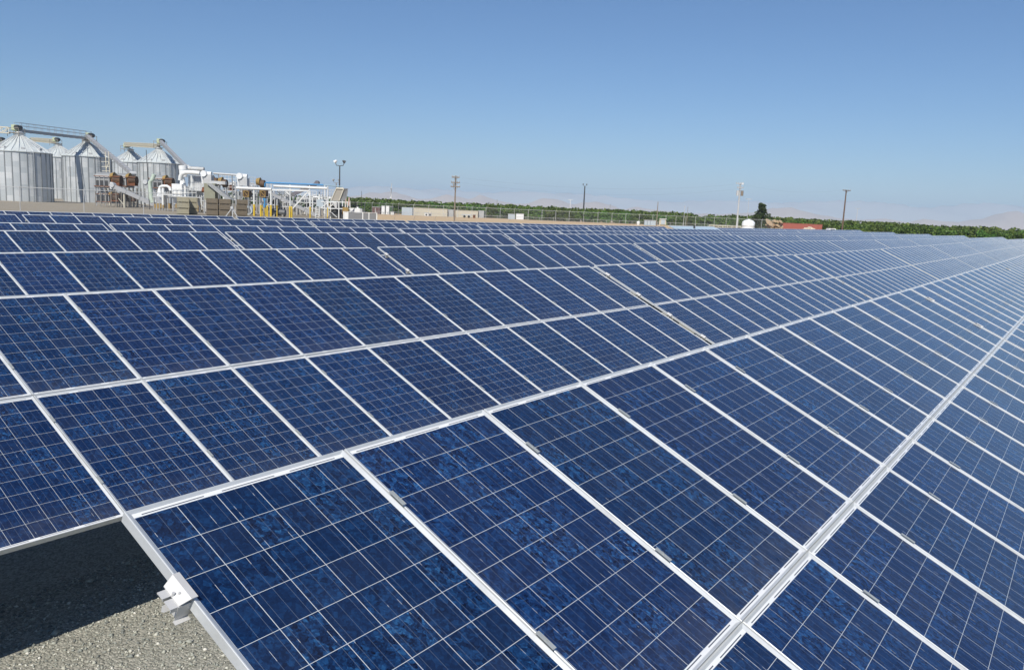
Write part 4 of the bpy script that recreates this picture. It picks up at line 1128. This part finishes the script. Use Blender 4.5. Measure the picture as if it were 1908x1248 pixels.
for px0, px1, pt, pb, d, lb in ((834, 844, 392, 402, 187, 'grey ribbed container end between the two beige sheds'), (891, 901, 394, 404, 191, 'grey ribbed container at the right end of the shorter beige shed')):
    A, t, hw, h = boxthing('container', px0, px1, pt, pb, d, 3.0, lgrey, lb, 'container', None)
    q = MB()
    for i in range(7): q.box(A.Q(-hw+.08+i*(2*hw-.16)/6, -.02, h/2), A.R*.035, A.D*.025, (0, 0, h/2-.05))
    q.build('rib', grey, t)
A, t, hw, h = boxthing('tool_container', 693, 708, 387, 397, 178, 2.4, mat('maroon_brown', (0.13, 0.075, 0.07), 0.7, 0, .2), 'small maroon brown container left of the two white cabinets', 'container')
MB().box(A.Q(-hw*.2, -.02, h*.5), A.R*.04, A.D*.02, (0, 0, h*.45)).build('door_post', white, t)
for px, lb in ((713.5, 'left one of two tall white cabinets behind the fence'), (721.5, 'right one of two tall white cabinets behind the fence')):
    A, t, hw, h = boxthing('white_cabinet', px-3, px+3, 384.5, 398.5, 176, .9, white, lb, 'cabinet', 'white cabinets')
    q = MB(); q.box(A.Q(0, -.012, h*.27), A.R*hw*.85, A.D*.012, (0, 0, h*.2)); q.box(A.Q(0, -.012, h*.75), A.R*hw*.85, A.D*.012, (0, 0, h*.2)); q.build('door', whitemetal, t)
    MB().box(A.Q(.1, -.03, h*.5), A.R*.16, A.D*.02, (0, 0, .05)).build('label_plate', dark, t)
A, t, hw, h = boxthing('green_bin', 725, 731, 386, 398, 180, 1.5, mat('dark_green', (0.05, 0.10, 0.05), 0.6, 0, .15), 'dark green box right of the white cabinets', 'bin')
A, t, hw, h = boxthing('small_crate', 728, 733.5, 394.5, 399.5, 150, .8, white, 'small pale crate on the ground right of the green box', 'crate')
A = At(758, 180)
t = thing('grain_trailer', A.o, 'grey hopper trailer parked left of the longer beige shed', 'trailer')
l, h = A.m(9.8), A.m(A.py-387)/2.1
MB().prism([A.Q(-l, 0, h*2.1), A.Q(l, 0, h*2.1), A.Q(l, 0, .75), A.Q(-l*.5, 0, .75), A.Q(-l, 0, 1.15)], A.D*2.2).build('body', bluegrey, t)
MB().bar(A.Q(-l, 1.1, .62), A.Q(l, 1.1, .62), .9, .14).build('chassis', dark, t)
for u in (-.25, .35, .62):
    for w in (.1, 1.9):
        wv = MB().tube(A.Q(u*l, w, .42), A.Q(u*l, w+.28, .42), .42, n=18).build('wheel', rubber, t)
        MB().tube(A.Q(u*l, w-.02, .42), A.Q(u*l, w+.3, .42), .2, n=12).build('rim', lgrey, wv)
for px0, px1, lb in ((791, 797.5, 'small white cooling unit in front of the longer beige shed'), (799, 803, 'smaller grey white unit beside the small white cooling unit')):
    A, t, hw, h = boxthing('cooling_unit', px0, px1, 396.4+(px0-791)*.06, 401.4+(px0-791)*.06, 155, .5, white if px0 < 795 else lgrey, lb, 'cooling unit', None)
    MB().tube(A.Q(0, -.02, h*.5), A.Q(0, -.005, h*.5), h*.34, n=16).build('fan_grille', dark, t)
A = At(870, 156); t = thing('flat_trailer', A.o, 'low silver flat trailer in front of the shorter beige shed', 'trailer')
MB().box(A.Q(-.15, .6, .52), A.R*.95, A.D*.6, (0, 0, .05)).build('deck', bluegrey, t)
q = MB(); q.bar(A.Q(-1.1, .1, .66), A.Q(.7, .1, .66), .05, .05); q.bar(A.Q(-1.0, .1, .55), A.Q(-1.0, .1, .66), .05, .05); q.bar(A.Q(.7, .1, .55), A.Q(.7, .1, .66), .05, .05); q.build('side_rail', lgrey, t)
for u in (-.5, .35): MB().tube(A.Q(u, -.02, .24), A.Q(u, .16, .24), .24, n=16).build('wheel', rubber, t)
A, t, hw, h = boxthing('rusty_bin', 881, 885.5, 398.0, 404, 155, .6, rust, 'small rusty red bin at the right end of the low silver trailer', 'bin', None)
MB().box(A.Q(0, -.015, h*.6), A.R*hw*.7, A.D*.012, (0, 0, h*.2)).build('front_panel', brown, t)
A, t, hw, h = boxthing('white_box_trailer', 961, 975, 399.5, 406, 190, 2.2, whitemetal, 'low white box trailer standing alone right of the beige sheds', 'trailer')
MB().tube(A.Q(-hw*.5, -.02, .2), A.Q(-hw*.5, .2, .2), .2, n=14).build('wheel', rubber, t)
A, t, hw, h = boxthing('low_tank', 946, 959, 400, 403.5, 190, .9, bluegrey, 'low grey green tank left of the white box trailer', 'tank')
for i, px in enumerate((1203, 1208.5, 1214, 1219)):
    A, t, hw, h = boxthing('electric_cabinet', px-2.5, px+2.5, 409, 418, 158, .7, bluegrey, ['leftmost of four joined', 'second from left of four joined', 'third from left of four joined', 'rightmost of four joined'][i]+' blue grey cabinets by the bare pole', 'cabinet', 'blue grey cabinets')
    MB().box(A.Q(0, -.015, h*.5), A.R*hw*.8, A.D*.015, (0, 0, h*.42)).build('door', bluegrey, t)
A = At(1234, 158)
t = thing('switch_cabinet', A.o, 'white switch cabinet on two legs right of the bare pole', 'cabinet')
MB().box(A.Q(0, 0, A.m(8)), A.R*A.m(5.2), A.D*.35, (0, 0, A.m(5.0))).build('body', beige, t)
MB().box(A.Q(.02, -.37, A.m(8)), A.R*A.m(3.6), A.D*.02, (0, 0, A.m(4.0))).build('door', bluegrey, t)
MB().box(A.Q(0, 0, A.m(13.6)), A.R*A.m(6.4), A.D*.45, (0, 0, .05)).build('roof', white, t)
for s in (-1, 1): MB().box(A.Q(s*A.m(5.9), 0, A.m(6.8)), A.R*.08, A.D*.08, (0, 0, A.m(6.8))).build('leg', beige, t)
A = At(1189, 160); q = MB()
q.tube(A.Q(0, 0, 0), A.Q(0, 0, .5), .28, .34, 14); q.lathe(A.Q(0, 0, .5), [(.34, 0), (.28, .18), (.1, .28), (.01, .3)], 14)
single('well_head', q, white, A.o, 'small white capped well head left of the blue grey cabinets', 'well head')
A = At(1393, 150)
t = thing('water_tank', A.o, 'round white water tank with domed top right of the transformer pole', 'tank')
r = A.m(11.6); h = A.m(18.5)
MB().lathe(A.o, [(r, 0), (r, h*.33), (r*1.015, h*.34), (r*1.015, h*.37), (r, h*.38), (r, h*.68), (r*1.015, h*.69), (r*1.015, h*.72), (r, h*.73), (r, h), (r*.93, h+.14), (r*.72, h+.36), (r*.4, h+.50), (r*.16, h+.54)], 40).build('shell', whitemetal, t)
MB().lathe(A.o, [(r*.16, h+.52), (r*.17, h+.62), (r*.02, h+.66)], 20).build('lid', whitemetal, t)
MB().path([A.Q(r*.75, -r*.7, 0), A.Q(r*.75, -r*.7, h*.8), A.Q(r*.6, -r*.55, h+.1)], .06, 8).build('fill_pipe', grey, t)
A = At(1350, 150)
t = thing('pipe_fence', A.o, 'low cream pipe rail on short posts left of the domed white tank', 'rail')
q = MB()
for z in (.28, .68): q.tube(A.Q(-A.m(29), 0, z), A.Q(A.m(30), 0, z), .07, n=8)
q.build('rail', cream, t)
q = MB()
for i in range(8): q.tube(A.Q(-A.m(29)+i*A.m(59)/7, 0, 0), A.Q(-A.m(29)+i*A.m(59)/7, 0, .74), .06, n=8)
q.build('post', cream, t)
A, t, hw, h = boxthing('red_container', 1457, 1530, 418, 430, 205, 2.5, redpaint, 'long red shipping container in front of the orchard', 'container', None, 'same')
q = MB()
for i in range(46): q.box(A.Q(-hw+.1+i*(2*hw-.2)/45, -.02, h/2), A.R*.05, A.D*.022, (0, 0, h/2-.08))
q.build('rib', redpaint, t)
A = At(1508, 198)
q = MB(); g = random.Random(5)
for i in range(36):
    p = A.Q(g.uniform(-1.3, 1.3), g.uniform(-.6, .6), 0); s = g.uniform(.2, .5); hgt = max(.2, 1.35-abs((p-A.o).dot(A.R))*.6)
    q.box(p+Vector((0, 0, g.uniform(.1, hgt))), (s, g.uniform(-.2, .2), .1), (g.uniform(-.2, .2), s*.8, 0), (0, .1, s*.5))
single('rubble_pile', q, mat('pale_sacks', (0.62, 0.52, 0.40), .9, 0, .2), A.o, 'heap of pale sacks in front of the right half of the red container', 'heap')
A = At(1443, 190); q = MB()
for i in range(60):
    p = A.Q(g.uniform(-1.7, 1.7), g.uniform(-.8, .8), 0); s = g.uniform(.2, .6)
    q.box(p+Vector((0, 0, g.uniform(.3, 1.9))), (s, g.uniform(-.2, .2), .1), (g.uniform(-.2, .2), s*.5, .1), (0, .1, s*.4))
single('scrap_pile', q, mat('tan_scrap', (0.40, 0.29, 0.18), .9, 0, .3), A.o, 'heap of tan scrap boards left of the red container', 'heap')
A = At(1550, 200)
t = thing('white_van', A.o, 'white vehicle roof showing above the panels right of the red container', 'van')
hv = A.m(11)
MB().prism([A.Q(-A.m(7.5), 0, .4), A.Q(A.m(7.5), 0, .4), A.Q(A.m(7.5), 0, hv*.55), A.Q(A.m(6), 0, hv), A.Q(-A.m(5.6), 0, hv), A.Q(-A.m(7.3), 0, hv*.7)], A.D*1.8).build('body', whitemetal, t)
MB().prism([A.Q(-A.m(4), -.01, hv*.65), A.Q(A.m(5), -.01, hv*.65), A.Q(A.m(4.6), -.01, hv*.9), A.Q(-A.m(3.6), -.01, hv*.9)], A.D*-.01).build('window', dark, t)
for u in (-.6, .6): MB().tube(A.Q(u*A.m(7), -.05, .35), A.Q(u*A.m(7), .2, .35), .35, n=16).build('wheel', rubber, t)
# bent stakes poking out of the bank
for i, (px, lb) in enumerate(((735, 'bent stake on the tan bank, leftmost of the four'), (771, 'bent stake on the tan bank below the grey trailer'), (810, 'bent stake on the tan bank below the longer beige shed'), (947, 'bent stake on the tan bank below the low grey green tank'))):
    A = At(px, 105); m = MB(); m.path([A.Q(0, 0, 0), A.Q(.02, 0, .45), A.Q(.10, 0, .65), A.Q(.26, 0, .78)], .03, 8)
    single('bent_stake', m, tan_m, A.o, lb, 'stake', 'bent stakes on the tan bank')

# ------------------------------------------------------------------ fences
def fence(pts, hgt, label, gapm=3.0, arms=True, low=False):
    """pts: ground points; posts, rails and woven wire between them"""
    t = thing('chain_link_fence', pts[0], label, 'fence')
    wire_ = MB(); uvs = []; rails_ = MB(); npost = 0
    for a, b in zip(pts[:-1], pts[1:]):
        l = (b-a).length; n = max(1, round(l/gapm))
        for i in range(n):
            p, q = a+(b-a)*(i/n), a+(b-a)*((i+1)/n)
            p.z, q.z = ground_z(p.x, p.y), ground_z(q.x, q.y)
            o = len(uvs); z = Vector((0, 0, hgt))
            wire_.add([p, q, q+z, p+z], [(0, 1, 2, 3)]); l_ = (q-p).length
            uvs += [(i*l_, 0), (i*l_+l_, 0), (i*l_+l_, hgt), (i*l_, hgt)]
            rails_.tube(p+z, q+z, .028, n=8, caps=False)
            if npost < 98:
                m = MB(); m.tube(p, p+z*1.03, .035, n=8)
                if arms: m.bar(p+z, p+z*1.13+Vector((.1, -.2, 0)), .03, .03)
                m.build('post', lgrey, t); npost += 1
    rails_.build('top_rail', lgrey, t)
    o = wire_.build('wire_mesh', chain, t)
    u = o.data.uv_layers.new(name='UVMap')
    for pl in o.data.polygons:
        for li, vi in zip(pl.loop_indices, pl.vertices): u.data[li].uv = uvs[vi]
fence([stand(650, 128), stand(742, 150), stand(905, 158), stand(1060, 163), stand(1240, 172), stand(1330, 180), stand(1440, 182)], 2.05, 'long chain link fence along the top of the tan bank', 3.1)
fence([stand(700, 172), stand(900, 185), stand(1200, 200), stand(1560, 215)], 1.9, 'second chain link fence further back in front of the orchard', 3.4, False)
fence([stand(-40, 74), stand(38, 75), stand(157, 77), stand(268, 80), stand(340, 82)], 2.15, 'thin wire fence in front of the silos behind the last row of panels', 4.2, False)

# ------------------------------------------------------------------ trees
def leaf_cloud(g, n, size, fn):
    """n small crossed leaf faces at points fn(g) -> (point, outward)"""
    vs, fs = [], []
    for i in range(n):
        p, out = fn(g); s = size*g.uniform(.6, 1.4)
        a = Vector((g.gauss(0, 1), g.gauss(0, 1), g.gauss(0, 1)))+out*1.2
        a.normalize(); b = a.orthogonal().normalized(); c = a.cross(b)
        th = g.uniform(0, 6.28); b, c = b*math.cos(th)+c*math.sin(th), c*math.cos(th)-b*math.sin(th)
        o = len(vs); vs += [p-b*s-c*s*.6, p+b*s-c*s*.6, p+b*s*.8+c*s*.6+a*s*.3, p-b*s*.8+c*s*.6+a*s*.3]; fs.append((o, o+1, o+2, o+3))
    return vs, fs
def orchard_tree_mesh(seed):
    g = random.Random(seed); blobs = []
    for i in range(20):
        a = g.uniform(0, 6.28); r = g.uniform(.3, 2.0); z = g.uniform(.6, 3.7)
        blobs.append((Vector((r*math.cos(a), r*math.sin(a), z)), g.uniform(.75, 1.25)))
    def f(g):
        c, r = blobs[g.randrange(len(blobs))]
        d = Vector((g.gauss(0, 1), g.gauss(0, 1), g.gauss(0, 1))).normalized()
        return c+d*r*(g.random()**.35), d
    vs, fs = leaf_cloud(g, 3000, .19, f)
    crown = bpy.data.meshes.new('crown'); crown.from_pydata(vs, [], fs); crown.materials.append(leaf_o)
    m = MB(); m.tube((0, 0, -.1), (0, 0, 1.1), .16, .12, 8)
    for i in range(4):
        a = i*1.6+g.uniform(0, 1); m.tube((0, 0, 1.0), (math.cos(a)*1.1, math.sin(a)*1.1, 2.6), .09, .04, 6)
    return crown, m.mesh('trunk', bark)
TREES = [orchard_tree_mesh(40+i) for i in range(6)]
line = [stand(380, 300), stand(700, 285), stand(1000, 285), stand(1300, 285), stand(1440, 255), stand(1560, 235), stand(1700, 222), stand(1850, 214), stand(2050, 212)]
spots = []; acc = 0.0
for a, b in zip(line[:-1], line[1:]):
    l = (b-a).length; s = acc
    while s < l: spots.append((a+(b-a)*(s/l), (b-a).normalized())); s += 3.4
    acc = s-l
tp = {}
for i, (p, dr) in enumerate(spots):
    r = rnd.randrange(6); x, y = p.x+rnd.uniform(-.5, .5), p.y+rnd.uniform(-.5, .5); gz = ground_z(x, y)
    sc = rnd.uniform(.93, 1.05)
    if r in tp:
        t, c, k = (o.copy() for o in tp[r])
        for o in (t, c, k): COL.objects.link(o)
        c.parent = t; k.parent = t
    else:
        t = bpy.data.objects.new('orchard_tree', None); COL.objects.link(t)
        c = new('crown', TREES[r][0]); k = new('trunk', TREES[r][1]); c.parent = t; k.parent = t; tp[r] = (t, c, k)
        tag(t, 'green orchard tree in the front line of the orchard', 'tree', 'front line of orchard trees')
    t.location = (x, y, gz); t.rotation_euler = (0, 0, rnd.uniform(0, 6.28)); t.scale = (sc*1.12, sc*1.12, sc*.98)
# the trees behind the front line read as one mass
def orchard_mass():
    g = random.Random(9); vs, fs = [], []
    for row in range(1, 7):
        for (p, dr) in spots:
            if row > 2 and g.random() < .35: continue
            n = Vector((-dr.y, dr.x, 0)); n = n if n.dot(Vector((fwd.x, fwd.y, 0))) > 0 else -n
            c = p+n*row*5.2+dr*g.uniform(-1.5, 1.5); c.z = ground_z(c.x, c.y); s = g.uniform(.92, 1.12)
            def f(g):
                d = Vector((g.gauss(0, 1), g.gauss(0, 1), g.gauss(0, 1))).normalized()
                return c+Vector((d.x*2.3, d.y*2.3, 2.75+d.z*1.75))*1.0*Vector((1, 1, 1)).length/1.7320508*1.0 if False else c+Vector((d.x*2.3*s, d.y*2.3*s, (2.75+d.z*1.75)*s)), d
            a, b = leaf_cloud(g, 130, .36, f); o = len(vs); vs += a; fs += [tuple(i+o for i in q) for q in b]
    me = bpy.data.meshes.new('orchard'); me.from_pydata(vs, [], fs); me.materials.append(leaf_o)
    o = new('orchard', me); kind(o, 'stuff'); tag(o, 'green orchard trees massed behind the front line of trees', 'orchard')
orchard_mass()
# lone tree
A = At(1414, 205)
t = thing('lone_tree', A.o, 'dark ragged lone tree standing taller than the orchard, right of the domed white tank', 'tree')
H_ = (A.py-381)*A.d/F
g = random.Random(21)
bl = [(Vector((g.gauss(0, .42), g.gauss(0, .5), 0))+Vector((0.05*z, 0, z)), r) for z, r in ((1.6, 1.2), (2.2, 1.35), (2.7, 1.25), (3.3, 1.1), (3.9, .95), (4.5, .8), (5.0, .65))]
bl += [(Vector((.85, 0, 5.2)), .42), (Vector((1.15, .1, 5.75)), .32), (Vector((-.15, 0, 5.6)), .40), (Vector((-.35, 0, 6.0)), .25), (Vector((-1.0, .2, 3.4)), .55), (Vector((1.3, -.2, 3.2)), .5), (Vector((.7, 0, 4.4)), .6)]
kz = H_/6.1
def f(g):
    c, r = bl[g.randrange(len(bl))]; d = Vector((g.gauss(0, 1), g.gauss(0, 1), g.gauss(0, 1))).normalized()
    return c+d*r*(g.random()**.4), d
vs, fs = leaf_cloud(g, 2100, .15, f)
me = bpy.data.meshes.new('crown'); me.from_pydata([Vector((v.x*1.35, v.y*1.35, v.z))*kz for v in vs], [], fs); me.materials.append(leaf_d)
c = new('crown', me); c.parent = t
m = MB(); m.tube((0, 0, -.1), (.15*kz, 0, 4.6*kz), .2, .05, 8); m.tube((.1, 0, 3*kz), (1.0*kz, 0, 5.4*kz), .07, .03, 6); m.tube((.1, 0, 3*kz), (-.3*kz, 0, 5.6*kz), .07, .03, 6)
k = bpy.data.objects.new('trunk', m.mesh('trunk', bark)); COL.objects.link(k); k.parent = t

# ------------------------------------------------------------------ hills and haze
def hills(name, d, prof, m, thick, seed):
    """ridge line read as (pixel column, height in px above the horizon), built as broad rounded relief"""
    g = random.Random(seed); n = len(prof); cols = []
    xs = np.arange(prof[0][0], prof[-1][0], 7.0)
    hs = np.interp(xs, [p[0] for p in prof], [p[1] for p in prof])
    ph = [g.uniform(0, 6.28) for _ in range(12)]
    def rough(x): return sum(math.sin(x*(.021*1.7**i)+ph[i])*(.62**i) for i in range(9))
    rowsn = 13; vs = []; fs = []
    for j in range(rowsn):
        q = j/(rowsn-1); dd = d+(q-.5)*thick; w = math.sin(PI*q)**.9
        for x, hh in zip(xs, hs):
            hy = 389.1+(x-954)*HORS; p = W(x, hy, d); dirv = Vector((p.x-CAM.x, p.y-CAM.y, 0)); ln = dirv.length; dirv /= ln
            zz = max(0, hh*w*(1+.10*rough(x*1.3+j*47))+.22*w*rough(x+j*31)*min(hh, 6))*d/F
            vs.append((CAM.x+dirv.x*ln*dd/d, CAM.y+dirv.y*ln*dd/d, -4+zz if w > .02 else -14))
    nx = len(xs)
    fs = [(j*nx+i, j*nx+i+1, (j+1)*nx+i+1, (j+1)*nx+i) for j in range(rowsn-1) for i in range(nx-1)]
    me = bpy.data.meshes.new(name); me.from_pydata(vs, [], fs); me.materials.append(m)
    me.polygons.foreach_set('use_smooth', [True]*len(fs)); o = new(name, me); kind(o, 'structure'); return o
hills('hills', 6500, [(500, 2), (640, 6), (690, 15), (740, 17), (770, 9), (800, 9), (830, 22), (850, 20), (875, 14), (893, 23), (915, 16), (960, 9), (985, 12), (1012, 23), (1040, 20), (1068, 12), (1085, 18), (1112, 21), (1135, 16), (1160, 9), (1185, 15), (1215, 12), (1280, 6), (1340, 8), (1400, 13), (1440, 22), (1475, 24), (1510, 18), (1560, 9), (1600, 7), (1650, 12), (1690, 8), (1720, 17), (1780, 14), (1830, 20), (1870, 32), (1920, 34), (2050, 44)],
      hill_material('tan_hills', (0.44, 0.35, 0.28), (0.56, 0.45, 0.36)), 1500, 4)
hills('mountains', 9000, [(300, 8), (520, 10), (700, 26), (800, 30), (900, 26), (1000, 33), (1100, 30), (1250, 27), (1380, 31), (1500, 36), (1600, 41), (1750, 38), (1850, 46), (2050, 46)],
      hill_material('haze_pale_mountains', (0.40, 0.41, 0.41), (0.48, 0.47, 0.46)), 1300, 11)  # base colour paled to stand in for part of the haze
hm = bpy.data.materials.new('haze'); T, N, L = nt(hm); N.remove(N['Principled BSDF'])
pv = N.new('ShaderNodeVolumePrincipled'); pv.inputs['Density'].default_value = 0.00014; pv.inputs['Color'].default_value = (0.62, 0.79, 0.97, 1); pv.inputs['Anisotropy'].default_value = -0.2
L.new(pv.outputs[0], N['Material Output'].inputs['Volume'])
hz = MB(); hz.box((0, 0, 150), (15500, 0, 0), (0, 15500, 0), (0, 0, 175)); hz = hz.build('haze', hm); kind(hz, 'stuff')
